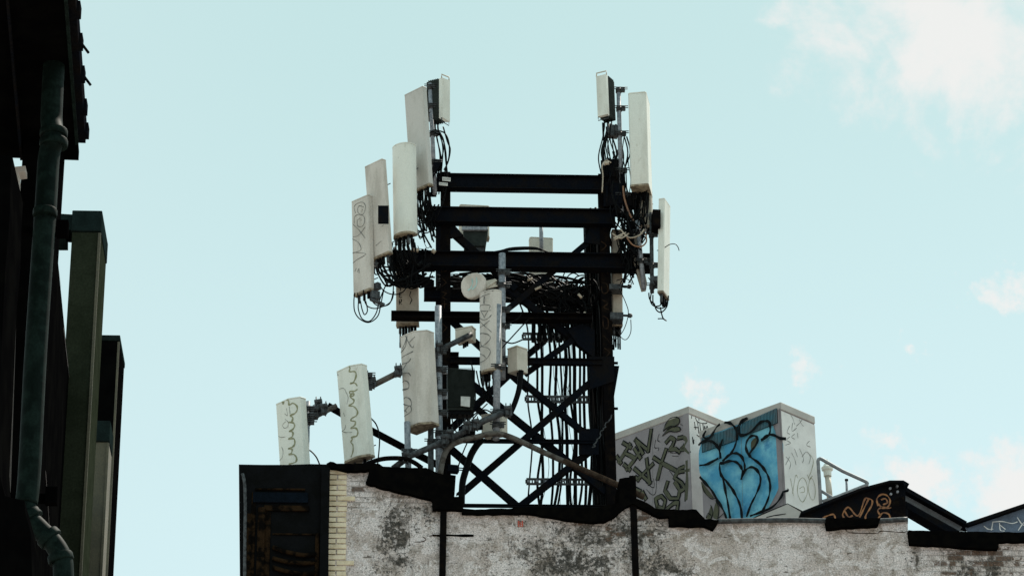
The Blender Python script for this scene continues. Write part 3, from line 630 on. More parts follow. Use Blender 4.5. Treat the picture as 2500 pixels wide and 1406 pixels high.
a11, _ = panel('beige rounded box antenna with a pipe in front, seen through the tower', (1322,579), (1322,690), DB+1.0, 58, .14, 3, 'soft', 'boxgrey', n=3, drop=.2, grp=G1)
G2 = 'tagged antennas on the rooftop masts'
a14, r14 = panel('largest lower antenna with chunky brown underside, tagged down its left side', (1001,811), (1013,1038), DL, 53, .26, -45, 'wedge', 'grey', n=0, drop=0, grp=G2)
strokes(a14, r14, [[(983,850),(990,835),(994,820),(990,845),(978,862)],[(990,820),(1000,840),(1007,848),(1010,845)],[(1000,835),(1012,823)],[(977,880),(985,870),(1008,858)],[(980,885),(978,905)],[(976,890),(996,884),(1003,875)],[(984,902),(994,885)],[(980,912),(996,910),(1003,917)],[(980,938),(988,929),(998,935),(997,948),(985,952),(980,955)],[(984,950),(995,948)],[(981,980),(990,970),(1002,975),(1004,990),(990,988),(983,985)],[(983,1010),(1000,990),(1004,1003),(990,1014),(985,1018)],[(985,1000),(994,1006)]], 2.4, 'ink', d=DL)
a15, r15 = panel('middle one of the three low left antennas, full length with olive squiggle', (845,895), (864,1119), DL-.1, 51, .20, -45, 'wedge', 'cream', n=2, drop=.15, grp=G2)
zz = Z(640, 860, 4.686)
strokes(a15, r15, [[(985,140),(1005,180),(1000,220),(1060,220),(1075,270),(1045,340),(1005,355),(1060,350),(1085,380)],[(1085,425),(1050,445),(1005,445),(1010,475),(1050,470),(1040,500),(1005,495),(1020,520),(1050,545),(1040,580),(995,605),(1050,620),(1090,670),(1080,720),(1025,755),(1020,780),(1065,790),(1060,830),(1015,865),(1070,865),(1095,905),(1080,955),(1020,970),(1035,990),(1015,1025),(1040,1060),(1040,1130),(1020,1190)]], 3.8, 'olive_ink', zf=zz, d=DL)
strokes(a15, r15, [[(845,185),(855,230),(870,260),(845,270),(840,340),(855,400)],[(885,420),(930,410),(960,450),(985,520),(970,590)],[(930,690),(945,730)],[(955,830),(945,880),(900,905)],[(915,900),(960,915),(1030,912)],[(925,1080),(920,1160)]], 1.2, 'ink', zf=zz, d=DL)
a16, r16 = panel('leftmost low antenna, its foot hidden by the black cornice, olive scalloped line', (696,975), (710,1196), DL-.1, 50, .20, -45, 'wedge', 'cream', n=2, drop=0, grp=G2)
strokes(a16, r16, [[(150,630),(165,595),(230,570),(240,590),(260,545),(300,550),(310,600),(350,580),(395,610),(400,660),(370,700),(320,720),(350,745),(340,790),(305,800),(355,805),(372,840),(350,880),(310,900),(350,910),(345,960),(300,990),(360,985),(375,1030),(355,1075),(300,1100),(340,1105),(335,1150),(305,1165),(360,1165),(392,1200),(385,1250),(310,1275)]], 3.8, 'olive_ink', zf=zz, d=DL)
strokes(a16, r16, [[(260,700),(290,720),(280,640)],[(310,620),(320,700)],[(265,765),(300,800),(290,850),(255,865),(235,830),(270,790)],[(170,945),(215,970),(265,965)],[(225,1080),(240,1130),(230,1200),(190,1245)]], 1.2, 'ink', zf=zz, d=DL)
a17, r17 = panel('tall narrow tagged antenna hanging at the centre below the round dish', (1186,709), (1187,904), DF-1.1, 46, .15, -38, 'round', 'grey', n=5, drop=.3, tow=.05, grp=G2)
zc = Z(1100, 640, 7.81)
strokes(a17, r17, [[(545,615),(560,595),(560,630)],[(655,545),(670,555),(665,580),(650,575),(655,548)],[(780,520),(810,530),(812,548),(790,545)],[(545,705),(600,655),(680,625),(750,600)],[(635,670),(650,665),(655,720),(640,790),(630,720),(645,680)],[(540,850),(560,870),(570,830),(640,810),(700,815),(755,830),(735,890)],[(575,920),(640,935),(765,915)],[(585,940),(620,1000),(640,1050)],[(710,935),(670,1000),(650,1060)],[(545,900),(550,1020),(580,1080),(640,1100),(720,1070),(775,1010)],[(545,1115),(620,1190),(700,1260),(780,1330)],[(740,1115),(660,1180),(560,1250),(500,1320)],[(520,1390),(580,1355),(660,1365),(740,1400)]], 1.8, 'ink', zf=zc, d=DF)
zd = Z(950, 740, 3.905)
strokes(a17, r17, [[(835,310),(880,290),(940,295),(965,330),(940,370),(890,410),(835,430)],[(835,385),(870,370),(885,410),(945,430),(965,470),(930,530),(870,565),(835,560)],[(835,490),(870,485),(905,500),(930,530)]], 1.8, 'ink', zf=zd, d=DF)
# top radios with handles
def radio(label, face, d, depth_vec, hook):
    t = thing('remote_radio', label, 'radio', P(*face[2], d), 'small radios at the mast tops')
    f = [P(*p, d) for p in face]
    mb = MB(); mb.prism(f, depth_vec * .22); part('cover', mb, 'cream', t, bevel=.004)
    o = depth_vec * .22
    cen = sum(f, Vector()) / 4
    mb = MB(); mb.prism([cen + (q - cen) * .96 + o * 1.02 for q in f], depth_vec * .70)
    part('finned_body', mb, 'fin', t)
    mb = MB(); u = (f[1] - f[0])
    for k in range(10):
        a = f[0].lerp(f[3], (k + .7) / 11) + o * 1.05
        for s_ in (f[0] - (f[1] - f[0]) * .02, ): pass
    for k in range(6):
        off = depth_vec * (.3 + k * .1)
        mb.prism([cen + (q - cen) * 1.02 + off for q in f], depth_vec * .02)
    part('cooling_fins', mb, 'fin', t)
    mb = MB(); a, c = f[0], f[1]; up = Vector((0, 0, .06)); mb.tube([a + o * .3, a + up + o * .3, c + up + o * .3, c + o * .3], .011, 6, False); part('handle', mb, 'boxgrey', t)
    a, c = f[3], f[2]; up = Vector((0, 0, -.06)); mb = MB(); mb.tube([a + o * .3, a + up + o * .3, c + up + o * .3, c + o * .3], .007, 6, False); part('handle', mb, 'dgalv', t)
    bot = (f[2] + f[3]) / 2 + depth_vec * .5
    for i in range(4):
        q = bot + u * (i - 1.5) * .2 + depth_vec * (.1 * (i % 2)); x, y = proj(q)
        mb = MB(); mb.tube([q, q - Vector((0, 0, .12)), P(x + hook * (4 + 3 * i), y + 45 + 5 * i, d + .1), P(x + hook * (14 - 2 * i), y + 95, d + .1), P(x + hook * 2, y + 150 + 8 * i, d + .15)], .0095, 6); part('jumper_cable', mb, 'rubber', t)
    return t
radio('small white-fronted radio with top handle, face turned right, highest left of the tower', [(1081,190),(1099,197),(1099,298),(1081,287)], DF-.3, Vector((-.235, .12, 0)) * 1.1, 1)
radio('small white-fronted radio with top handle, highest thing at the right', [(1455,187),(1479,181),(1483,279),(1459,285)], DF-.3, Vector((.15, .22, 0)) * 1.05, -1)
# round dish
dc = P(1153, 696, DF-.9); n = Vector((-.35, -.92, -.12)).normalized()
t = thing('round_dish', 'off-white round dish cover with a pale double stroke, at the tower\'s centre', 'dish', dc)
u = Vector((0, 0, 1)).cross(n).normalized() * -1; v = u.cross(n) * -1
rr_ = [30,31,33,34,33,31,30,32,34,36,35,33,31,30,31,31]
mb = MB(); ring = []
for k in range(16):
    a = 2 * math.pi * k / 16; ring.append(dc + (u * math.cos(a) * .98 + v * math.sin(a)) * rr_[k] * S(DF))
mb.prism(ring, -n * .06); rd = part('radome', mb, 'grey', t, bevel=.02)
mb = MB(); mb.prism([dc - n * .061 + (q - dc) * .93 for q in ring], -n * .05); mb.cyl(dc - n * .1, dc - n * .3, .07); part('reflector', mb, 'boxgrey', t)
mb = MB(); mb.bar(P(1170,700,DF-.75), P(1212,690,DF-.75), .12, .02); mb.bar(P(1170,712,DF-.77), P(1212,684,DF-.77), .03, .03); part('bracket', mb, 'boxgrey', t)
strokes(t, rd, [[(412,325),(418,400),(390,490),(340,535)],[(495,300),(500,400),(470,470),(420,515)]], 3.4, 'pale_ink', zf=zc, d=DF)
# equipment boxes
def ebox(label, faceL, faceR, d, m='boxgrey', name='junction_box', bottom=True, back=.12, extra=None):
    """two visible upright faces sharing an edge: faceL=(x_left,y_top_left,y_bot_left), shared=(x,y_top,y_bot), right=(...)"""
    (xa, ya, ya2), (xb, yb, yb2), (xc, yc, yc2) = faceL[0], faceL[1], faceR
    near = P(xb, yb, d); H = near.z - P(xb, yb2, d).z
    t = thing(name, label, 'box', near - Vector((0, 0, H)))
    aL = P(xa, ya, d + back); aR = P(xc, yc, d + back)
    prof = [near, Vector((aR.x, aR.y, near.z)), Vector((aR.x + aL.x - near.x, aR.y + aL.y - near.y, near.z)), Vector((aL.x, aL.y, near.z))]
    mb = MB(); mb.prism(prof, (0, 0, -H)); o = part('housing', mb, m, t, bevel=.006)
    cen = sum(prof, Vector()) / 4
    mb = MB(); mb.prism([cen + (q - cen) * 1.03 + Vector((0, 0, .003)) for q in prof], (0, 0, .02)); part('lid', mb, m, t, bevel=.003)
    for k in range(3):
        c = cen - Vector((0, 0, H)) + (prof[2] - prof[0]) * (k - 1) * .15; mb = MB(); mb.tube([c, c - Vector((0, 0, .07))], .014, 8, False); part('cable_gland', mb, 'rubber', t)
    return t, o
ebox('grey steel junction box with open brown underside, right of the central pipes', ((1239,872,915),(1262,846,903)), (1288,853,908), DF-.9)
ebox('lowest grey box behind the open pipe end, on the crossing pipe', ((1175,1032,1075),(1225,1008,1058)), (1239,1010,1062), DF-.75, name='junction_box')
ebox('small tilted grey box just left of the tall central tagged antenna', ((1111,813,840),(1152,798,828)), (1162,803,830), DF-.8, name='junction_box')
t = thing('finned_radio', 'black finned radio unit with white label plate, right of the thick mast', 'radio', P(1125,1005,DF-.9))
mb = MB(); f = [P(x, y, DF-.9) for x, y in [(1092,898),(1160,903),(1158,1000),(1092,1000)]]; mb.prism(f, (0, .2, 0)); part('housing', mb, 'fin', t)
mb = MB()
for k in range(27):
    x = 1094 + k * 2.45; mb.bar(P(x, 899, DF-.91), P(x - .3, 994, DF-.91), .006, .03)
part('cooling_fins', mb, 'fin', t)
mb = MB(); mb.prism([P(x, y, DF-.95) for x, y in [(1125,967),(1148,968),(1147,993),(1125,990)]], (0, .015, 0)); lp = part('label_plate', mb, 'label', t)
for (x, y) in ((1087,903),(1087,965)):
    mb = MB(); c = P(x, y, DF-.95); mb.box(c, .07, .03, .12); part('bracket', mb, 'galv', t, bevel=.004)
mb = MB(); mb.prism([P(x, y, DF-.88) for x, y in [(1092,1000),(1152,1000),(1150,1012),(1094,1010)]], (0, .18, 0)); part('connector_base', mb, 'rubber', t)
for i, x in enumerate((1103, 1116, 1130, 1140)): child_cable(t, [(x,1010),(x+1,1025),(x+6,1045),(x+14,1058)], .009, DF-.85)
# small label signs on the left end of the top beam
t = thing('label_sign', 'pair of small white lettered labels at the left end of the top beam', 'sign', P(1085,455,DF-.3))
for (x0_, y0_, x1_, y1_) in ((1080,433,1100,442),(1072,446,1093,453)):
    mb = MB(); mb.prism([P(x, y, DF-.3) for x, y in [(x0_,y0_-1),(x1_,y0_+1),(x1_,y1_+1),(x0_,y1_-1)]], (0, .01, 0)); pl_ = part('plate', mb, 'label', t)
    strokes(t, pl_, [[(x, y0_+2.5),(x, y1_-2.5)] for x in range(x0_+3, x1_-1, 3)], 1.1, 'black_ink', 'lettering', smoothpath=False, d=DF)

# ---------------------------------------------------------------- cables
G3 = 'feeder cables running up the tower'
LB = 'black feeder cable in the upright run on the tower\'s right half'
xs = [(1290,4),(1312,6),(1322,7),(1343,6),(1356,7),(1369,5),(1381,8),(1391,6),(1402,9),(1417,6),(1427,7),(1436,9)]
for i, (x, wd) in enumerate(xs):
    d = DF + .3 + random.uniform(0, .12); fx = x - 25 + random.uniform(-20, 15)
    pp = [(fx, 700), (x - 8 + random.uniform(-4, 4), 790), (x + random.uniform(-2, 2), 880), (x + 2 + random.uniform(-4, 4), 975), (x + 6 + random.uniform(-6, 8), 1070), (x + 4 + random.uniform(-5, 5), 1172), (x + random.uniform(-8, 6), 1238)]
    cable(LB, pp, wd * S(d) / 2, grp=G3, name='feeder_cable', d=d)
for i in range(17):
    x = random.uniform(1436, 1482); d = DF + random.uniform(.25, .5)
    cable('black feeder cable bundled against the right tower leg', [(x - 12 + random.uniform(-6, 6), 520 + random.uniform(-20, 60)), (x - 10, 680), (x + random.uniform(-6, 6), 820), (x + random.uniform(-6, 6), 980), (x + 8 + random.uniform(-5, 5), 1120), (x + 10, 1240)], random.uniform(.018, .030), grp='feeder cables beside the right leg', name='feeder_cable', d=d)
for i in range(7):
    x = random.uniform(1320, 1440); d = DF + .5
    cable('hair-thin wire strung down among the tower\'s feeder cables', [(x, 780), (x + random.uniform(-25, 25), 900), (x + random.uniform(-15, 15), 1010), (x + random.uniform(-10, 15), 1140), (x + random.uniform(-10, 10), 1238)], .004, grp='thin wires on the tower', name='wire', d=d)
for i, x in enumerate((1300,1316,1330,1343,1358,1372,1388,1404,1418,1432)):
    d = DF + .2
    mb = MB(); mb.tube([P(x + random.uniform(-4, 4), 782, d), P(x + random.uniform(-3, 3), 800, d), P(x + random.uniform(-5, 5), 835, d)], random.uniform(.02, .034), 7)
    tag(part('cable_splice', mb, 'rubber'), 'thick black cable splice hanging under the tower\'s tangle', 'cable', 'splices under the tangle')
LT = 'black cable in the horizontal tangle across the tower\'s middle'
for i in range(85):
    xa = random.choice([1092, 1110, 1180, 1235, 1270]) + random.uniform(-10, 20); ya = random.uniform(668, 702); xb = random.uniform(1380, 1448); yb = random.uniform(690, 780)
    m1 = (xa * .65 + xb * .35, ya + random.uniform(-8, 45)); m2 = (xa * .3 + xb * .7, (ya + yb) / 2 + random.uniform(-25, 40)); d = DF + random.uniform(.05, 1.2)
    cable(LT, [(xa, ya), m1, m2, (xb, yb)], random.uniform(.008, .019), grp='cables tangled across the tower', d=d, m='rubber')
for i in range(26):
    xa = random.uniform(1095, 1240); d = DF + random.uniform(0, 1); y0_ = random.uniform(668, 700)
    cable(LT, [(1065, y0_ + random.uniform(-6, 10)), (1130, y0_ + random.uniform(-12, 14)), (1240, y0_ + random.uniform(-6, 14)), (1340, 690 + random.uniform(-10, 40))], random.uniform(.006, .012), grp='cables tangled across the tower', d=d)
for i in range(18):
    cx_, cy_ = random.uniform(1395, 1440), random.uniform(690, 760); rr0 = random.uniform(14, 34); d = DF + random.uniform(0, .5); a0 = random.uniform(0, 6)
    cable('black cable coil looping in front of the right tower leg', [(cx_ + rr0 * math.cos(a0 + k * .8), cy_ + rr0 * 1.3 * math.sin(a0 + k * .8)) for k in range(7)], random.uniform(.008, .014), grp='cable coils by the right leg', d=d, name='cable_coil')
# sun highlights in the tangle, painted as short pale tubes
for (x0_, y0_, x1_, y1_) in ((1306,707,1321,700),(1412,718,1420,727),(1288,684,1300,680),(1386,771,1393,769),(1427,762,1428,768)):
    mb = MB(); mb.tube([P(x0_, y0_, DF - .05), P(x1_, y1_, DF - .05)], .02, 8, False); tag(part('cable_highlight', mb, 'suncable'), 'small orange sun highlight painted as a tube in the cable tangle', 'cable highlight', 'painted highlights in the tangle')
# over the third beam
for k in range(5):
    cable('slack cable lying along the top of the third crossbeam', [(1180 + k * 10, 618 - k), (1250, 611 - k * 1.5), (1310, 609 - k), (1345, 618 + k)], .010, grp='cables lying on the third beam', d=DF - .2)
# right-hand messy cluster round the masts
LR = 'black jumper cable knotted round the right-hand antenna masts'
for i in range(66):
    x = random.uniform(1488, 1580); y = random.uniform(440, 600); d = DF + random.uniform(-.45, .1); tx = random.uniform(-35, 30)
    cable(LR, [(x, y), (x + tx * .2 + random.uniform(-4, 4), y + 28), (x * .5 + 770 + tx * .4 + random.uniform(-8, 8), y + 65), (random.uniform(1500, 1575), y + random.uniform(85, 120))], random.uniform(.008, .016), grp='jumpers on the right masts', d=d, m='rubber' if i % 40 else 'copper')
for i in range(22):
    x = random.uniform(1478, 1532); y = random.uniform(300, 400); d = DF + random.uniform(-.3, .05)
    cable('black jumper cable running down the upper right mast', [(x, y), (x + random.uniform(-12, 12), y + 40), (x + random.uniform(-14, 14), y + 90), (x + random.uniform(-16, 10), y + 150)], random.uniform(.006, .013), grp='jumpers on the upper right mast', d=d)
for pl in [[(1471,300),(1473,340),(1480,400),(1482,430)],[(1474,300),(1474,360),(1476,430)],[(1480,310),(1484,350),(1492,400)]]:
    cable('thin cable dropping straight from the highest right radio', pl, .009, grp='drops from the right radio', d=DF - .25)
for i in range(34):
    y = random.uniform(580, 640); x = random.uniform(908, 1040); d = DF + random.uniform(-.6, 0)
    cable('black jumper cable bunched under the left-hand antennas', [(x, y), (x + random.uniform(-3, 5), y + 30), (x * .6 + 410 + random.uniform(-12, 12), 665 + random.uniform(-15, 40)), (random.uniform(1005, 1062), random.uniform(640, 690))], random.uniform(.009, .019), grp='jumpers under the left antennas', d=d)
for i in range(26):
    x = random.uniform(1008, 1052); y = random.uniform(450, 520); d = DF + random.uniform(-.4, 0)
    cable('black jumper cable bunched beneath the topmost left antenna', [(x, y), (x + random.uniform(-3, 3), y + 30), (x + random.uniform(-5, 14), y + 65), (random.uniform(1030, 1066), random.uniform(540, 610))], random.uniform(.008, .015), grp='jumpers under the topmost left antenna', d=d)
for pl in [[(1060,318),(1085,325),(1096,350),(1096,385),(1086,420),(1082,470)],[(1055,322),(1078,335),(1088,370),(1090,420),(1087,470)],[(1082,310),(1092,345),(1099,365),(1094,395),(1084,415)],[(1050,325),(1065,318),(1082,340),(1088,390),(1092,440),(1080,500),(1060,540)]]:
    cable('long looping cable between the highest left radio and the top beam', pl, .011, grp='cable loops at the upper left', d=DF - .25)
mb = MB(); mb.prism([P(x, y, DF-.25) for x, y in [(1060,388),(1080,390),(1055,440),(1052,425)]], (0, .1, 0)); mb.prism([P(x, y, DF-.2) for x, y in [(1052,470),(1066,470),(1066,448),(1052,440)]], (0, .15, 0)); tag(part('mounting_plate', mb, 'steel'), 'slanted black bracket plate above the left end of the top beam', 'plate')
for (x, y, s_) in ((1495,322,.16),(1490,415,.26),(1505,450,.25),(1535,490,.2),(1560,475,.16),(1520,510,.22),(1545,560,.16),(1500,480,.3)):
    mb = MB(); c = P(x, y, DF - .15); mb.box(c, s_, .12, s_ * 1.1, random.uniform(-.5, .5)); mb.cyl(c + Vector((-s_ * .4, -.08, -s_ * .7)), c + Vector((-s_ * .4, -.08, s_ * .6)), .018, 8); mb.cyl(c + Vector((s_ * .3, -.08, -s_ * .8)), c + Vector((s_ * .3, -.08, s_ * .5)), .014, 8)
    tag(part('pipe_clamp_block', mb, 'dgalv' if y < 470 and s_ < .2 else 'steel'), 'black clamp block among the cables on the right masts', 'clamp', 'clamp blocks on the right masts')
for pl in [[(1495,570),(1515,582),(1535,570)],[(1498,582),(1512,575),(1528,568)],[(1500,586),(1520,575)],[(1515,560),(1535,580),(1560,575),(1573,560)]]:
    cable('cable with sunlight painted into its pale colour, beside the right tower leg', pl, .012, m='suncable', grp='sunlit cables by the right leg', d=DF - .5)  # sunlight is painted in through the pale cable colour
cable('red-brown cable sagging under the large right antenna', [(1530,580),(1545,598),(1565,602),(1578,590),(1576,570)], .011, m='copper', d=DF - .55)
cable('pale cable looping off the top beam\'s right end', [(1470,470),(1472,430),(1470,405),(1480,392),(1492,398)], .010, m='suncable', d=DF - .3)  # pale colour paints the sun highlight onto this loop
for (x0_, y0_, x1_, y1_) in ((1004,609,1022,612),(1055,611,1062,616),(1474,400,1486,398)):
    mb = MB(); mb.tube([P(x0_, y0_, DF - .5), P(x1_, y1_, DF - .5)], .03, 8, False); tag(part('cable_highlight', mb, 'suncable'), 'pale sleeve catching the sun at the tower\'s upper corners', 'cable highlight', 'painted highlights at the corners')  # short pale tubes painting in sun glints on the cables
for pl in [[(1024,545),(1032,580),(1042,605),(1052,600)],[(1020,600),(1035,640),(1048,635),(1056,610)],[(1010,605),(1040,610),(1056,614)]]:
    cable('thin wire curling between the rounded antenna and the left leg', pl, .005, grp='thin wires at the left leg', d=DF - .4, name='wire')
cable('thick black cable curving down from the junction box', [(1272,905),(1268,945),(1260,975),(1250,1000),(1244,1012)], .040, d=DF - .95)
cable('thick black cable bending down to the foot of the tower', [(1178,1072),(1165,1085),(1150,1110),(1138,1145),(1129,1180),(1127,1230)], .050, d=DF - .8)
for pl in [[(1163,905),(1168,930),(1175,950),(1190,960)],[(1172,905),(1176,935),(1184,955)],[(1185,900),(1184,925),(1188,950)],[(1194,900),(1195,930),(1190,955)]]:
    cable('thin cable trailing below the central tagged antenna', pl, .010, grp='cables below the central antenna', d=DF - 1.0)
for pl in [[(905,1020),(918,1035),(926,1060),(926,1090),(922,1133)],[(900,1070),(905,1100),(908,1133)],[(745,1095),(758,1100),(772,1115),(781,1135)],[(1120,1050),(1160,1010),(1185,1000),(1210,1015)],[(1130,1070),(1150,1030),(1170,1005),(1190,985)],[(1115,1150),(1130,1105),(1145,1070),(1155,1040)],[(1150,880),(1158,930),(1160,980),(1150,1020)],[(1225,830),(1250,838),(1278,828)],[(1232,790),(1262,780),(1276,760)],[(1225,850),(1278,792),(1290,780)]]:
    cable('loose black cable hanging among the rooftop pipes', pl, .010, grp='loose cables among the rooftop pipes', d=DF - 1.0)
for pl in [[(1505,685),(1525,680),(1540,688),(1538,700),(1522,702),(1510,694)],[(1512,705),(1528,740),(1534,765),(1525,800),(1508,825),(1494,828)],[(1540,780),(1540,810),(1530,828),(1518,825),(1505,805)]]:
    cable('thin wire looping at the beige panel right of the leg', pl, .006, grp='wire loops at the right panel', d=DF - .2, name='wire')
mb = MB(); c = P(1140, 1055, DF - 1.0); mb.box(c, .2, .12, .16, .4); mb.cyl(c + Vector((-.15, -.06, -.1)), c + Vector((.2, -.08, .14)), .03); mb.box(c + Vector((.14, 0, .1)), .14, .1, .1, -.3)
tag(part('pipe_clamp_block', mb, 'steel'), 'cluster of black pipe clamps below the finned radio', 'clamp')
mb = MB(); c = P(1105, 1145, DF - 1.0); mb.box(c, .16, .1, .10, .2); mb.cyl(c, c + Vector((.22, -.1, -.06)), .008); mb.cyl(c + Vector((0, 0, .03)), c + Vector((.22, -.1, -.03)), .008)
tag(part('pipe_clamp_block', mb, 'steel'), 'black bracket with two thin rods at the left foot of the tower', 'clamp')

# ---------------------------------------------------------------- rooftop units with graffiti
def unit(label, corner, ytop, xl, xr_, d, ml, mr):
    Lr = ray(-6620, 3970); Rr = ray(8690, 3970); Ld = Vector((Lr.x, Lr.y, 0)).normalized(); Rd = Vector((Rr.x, Rr.y, 0)).normalized()
    c = P(corner, ytop, d)
    def ext(dr, xt):
        lo, hi = 0, 12
        for _ in range(50):
            m_ = (lo + hi) / 2; x = proj(c + dr * m_)[0]
            if (x > xt) == (dr is Ld): lo = m_
            else: hi = m_
        return lo
    a, e = ext(Ld, xl), ext(Rd, xr_)
    z0 = zr; t = thing('rooftop_unit', label, 'air handler', Vector((c.x, c.y, z0)))
    A, B = c + Ld * a, c + Rd * e; D_ = A + Rd * e
    up = Vector((0, 0, -1)); H = c.z - z0
    mb = MB(); mb.prism([c, A, D_, B], (0, 0, -H)); body = part('housing', mb, ml, t)
    nR = (Ld * -1).normalized(); nL = (Rd * -1).normalized()
    # end panel with the brighter side's light in its colour, corner post, top rim
    mb = MB(); o = nR * .006; mb.prism([c + o + up * .11, B + o + up * .11, B + o + up * H, c + o + up * H], nR * .002); rp = part('lit_end_panel', mb, mr, t)
    mb = MB(); cen = (c + A + D_ + B) / 4
    mb.prism([cen + (q - cen) * 1.02 + Vector((0, 0, .03)) for q in (c, A, D_, B)], (0, 0, -.12)); part('top_rim', mb, 'unitcap', t, bevel=.01)
    mb = MB(); mb.prism([c + nL * .008 + nR * .01, c + nL * .008 + nR * .01 - nR * .12, c - nR * .12, c + nR * .0, ], (0, 0, -H)); part('corner_post', mb, 'unit', t)
    return t, body, rp, c, Ld, Rd
u1, ub1, ur1, c1, Ld, Rd = unit('grey rooftop unit with olive block-letter graffiti, farther and left of the blue one', 1680, 996, 1500, 1768, 41.3, 'unit', 'unitlight')
u2, ub2, ur2, c2, _, _ = unit('rooftop unit with big blue and black graffiti and louvres', 1905, 986, 1709, 1987, 39.6, 'unit', 'unitlight')
zu = Z(1480, 960, 4.135)
fill(u2, ub2, [[(935,700),(940,565),(1000,430),(1080,390),(1200,330),(1330,290),(1440,260),(1560,215),(1680,300),(1685,430),(1775,480),(1788,560),(1782,660),(1765,800),(1740,950),(1690,1060),(1640,1150),(1590,1200),(1450,1270),(1390,1275),(1240,1275),(1180,1160),(1080,980),(955,830)]], 'blue', zf=zu)
def grille(parent, ub, quad, n):
    bv = bvh_of(ub); q = [zu(*p) for p in quad]
    h = bv.ray_cast(CAM, ray(*[sum(c) / 4 for c in zip(*q)])); nn = h[1] if h[1].dot(h[0] - CAM) < 0 else -h[1]
    def pt(x, y, l): r = ray(x, y); return CAM + r * ((h[0] + nn * l - CAM).dot(nn) / r.dot(nn))
    g = [pt(x, y, .006) for x, y in q]; mb = MB(); mb.prism(g, nn * .004); o = part('louvre_panel', mb, 'louvre', parent)
    mb = MB()
    for i in range(n):
        f = (i + .5) / n; a = g[0].lerp(g[1], f) + nn * .016; c = g[3].lerp(g[2], f) + nn * .016; mb.bar(a, c, .014, .016, nn)
    part('louvre_slat', mb, 'slat', o)
grille(u2, ub2, [(1375,305),(1728,150),(1735,300),(1375,440)], 24)
grille(u2, ub2, [(968,455),(1330,330),(1332,470),(970,598)], 24)
BS = [[(935,560),(975,505),(1040,485),(1100,500),(1150,560),(1170,620),(1172,655)],[(1190,480),(1165,560),(1170,650)],
 [(1020,395),(1000,440),(1040,465),(1090,420),(1140,340),(1200,305),(1260,305),(1310,340),(1340,400),(1335,480),(1310,560),(1270,620),(1200,685)],
 [(1430,260),(1380,290),(1345,350)],[(1440,265),(1385,300),(1362,370),(1380,430),(1480,395),(1560,310),(1620,285),(1665,300),(1675,360),(1660,430),(1590,475)],
 [(1590,475),(1640,435),(1700,425),(1780,465)],[(1465,640),(1430,560),(1440,490),(1480,440),(1530,440),(1550,480),(1520,540),(1470,610),(1480,650),(1560,710),(1620,780),(1660,860),(1675,950),(1660,1050),(1620,1150),(1590,1200)],
 [(1200,685),(1260,630),(1330,610),(1390,650),(1415,720),(1415,780),(1385,860)],[(1190,715),(1260,690),(1330,700),(1380,750),(1395,800),(1385,865)],[(1385,865),(1420,790),(1480,750),(1540,780),(1575,850),(1570,930),(1530,1030),(1480,1130),(1440,1240)],
 [(1145,665),(1040,720),(945,745),(955,830),(1010,900),(1080,980),(1140,1080),(1200,1180),(1235,1270)],[(1205,712),(1170,715),(1165,760),(1180,830),(1230,890),(1290,970),(1340,1060),(1375,1150),(1390,1270)],
 [(1200,870),(1225,1000),(1250,1130),(1270,1270)],[(1812,980),(1780,1060),(1700,1150),(1590,1200),(1480,1240)]]
strokes(u2, ub2, BS, 7.5, 'black_ink', zf=zu, d=40, lift=.045)
fill(u2, ub2, [[(955,880),(1000,940),(1080,1040),(1060,1050),(980,990)],[(1110,1090),(1140,1160),(1130,1260),(1080,1250),(1090,1150)],[(1465,590),(1460,500),(1500,450),(1535,470),(1510,540)],[(1040,1200),(1060,1130),(1080,1200),(1060,1270),(1010,1260)]], 'olive', zf=zu, lift=.006)
strokes(u2, ub2, [[(955,880),(1000,1000),(1060,1060),(1100,1060)],[(1110,1080),(1140,1160),(1130,1265)],[(1060,1130),(1080,1200),(1060,1270)],[(1010,1265),(1030,1210),(1060,1230)],[(1130,1265),(1190,1210)]], 2.2, 'black_ink', zf=zu, d=40, lift=.010)
strokes(u2, ur2, [[(1780,160),(1840,190),(1880,250),(1900,310)],[(1850,330),(1825,390),(1850,410)],[(1880,300),(1875,380),(1920,350)],[(1940,230),(1965,300),(1990,330)],[(1920,330),(1960,290),(1985,250)],[(1850,440),(1820,470),(1860,500),(1810,520)],[(1900,410),(1870,440),(1900,460)],[(1930,400),(1935,450)],[(1815,640),(1860,700),(1850,760)],[(1870,600),(1900,660),(1915,720)],[(1900,560),(1930,640)],[(1950,560),(1990,650),(1980,700)],[(1975,640),(2020,590),(2060,640),(2045,710)],[(2050,480),(2020,520),(2060,540)],[(1810,720),(1850,640)]], 1.5, 'ink', zf=zu, d=40)
strokes(u2, ur2, [[(1880,1010),(1910,830),(1930,850)],[(1860,860),(1890,1030)],[(1960,1080),(1930,1000),(1940,900),(1980,850),(2020,900),(2030,1000),(1990,1090),(1960,1080)],[(1950,960),(1990,940),(2000,990),(1960,1000)],[(2060,850),(2040,950),(2060,1050),(2095,1070),(2110,980),(2090,880),(2060,850)],[(2060,620),(2090,680),(2070,780),(2040,850)],[(2030,820),(2050,870),(2080,830)]], 1.6, 'olive_ink', zf=zu, d=40)
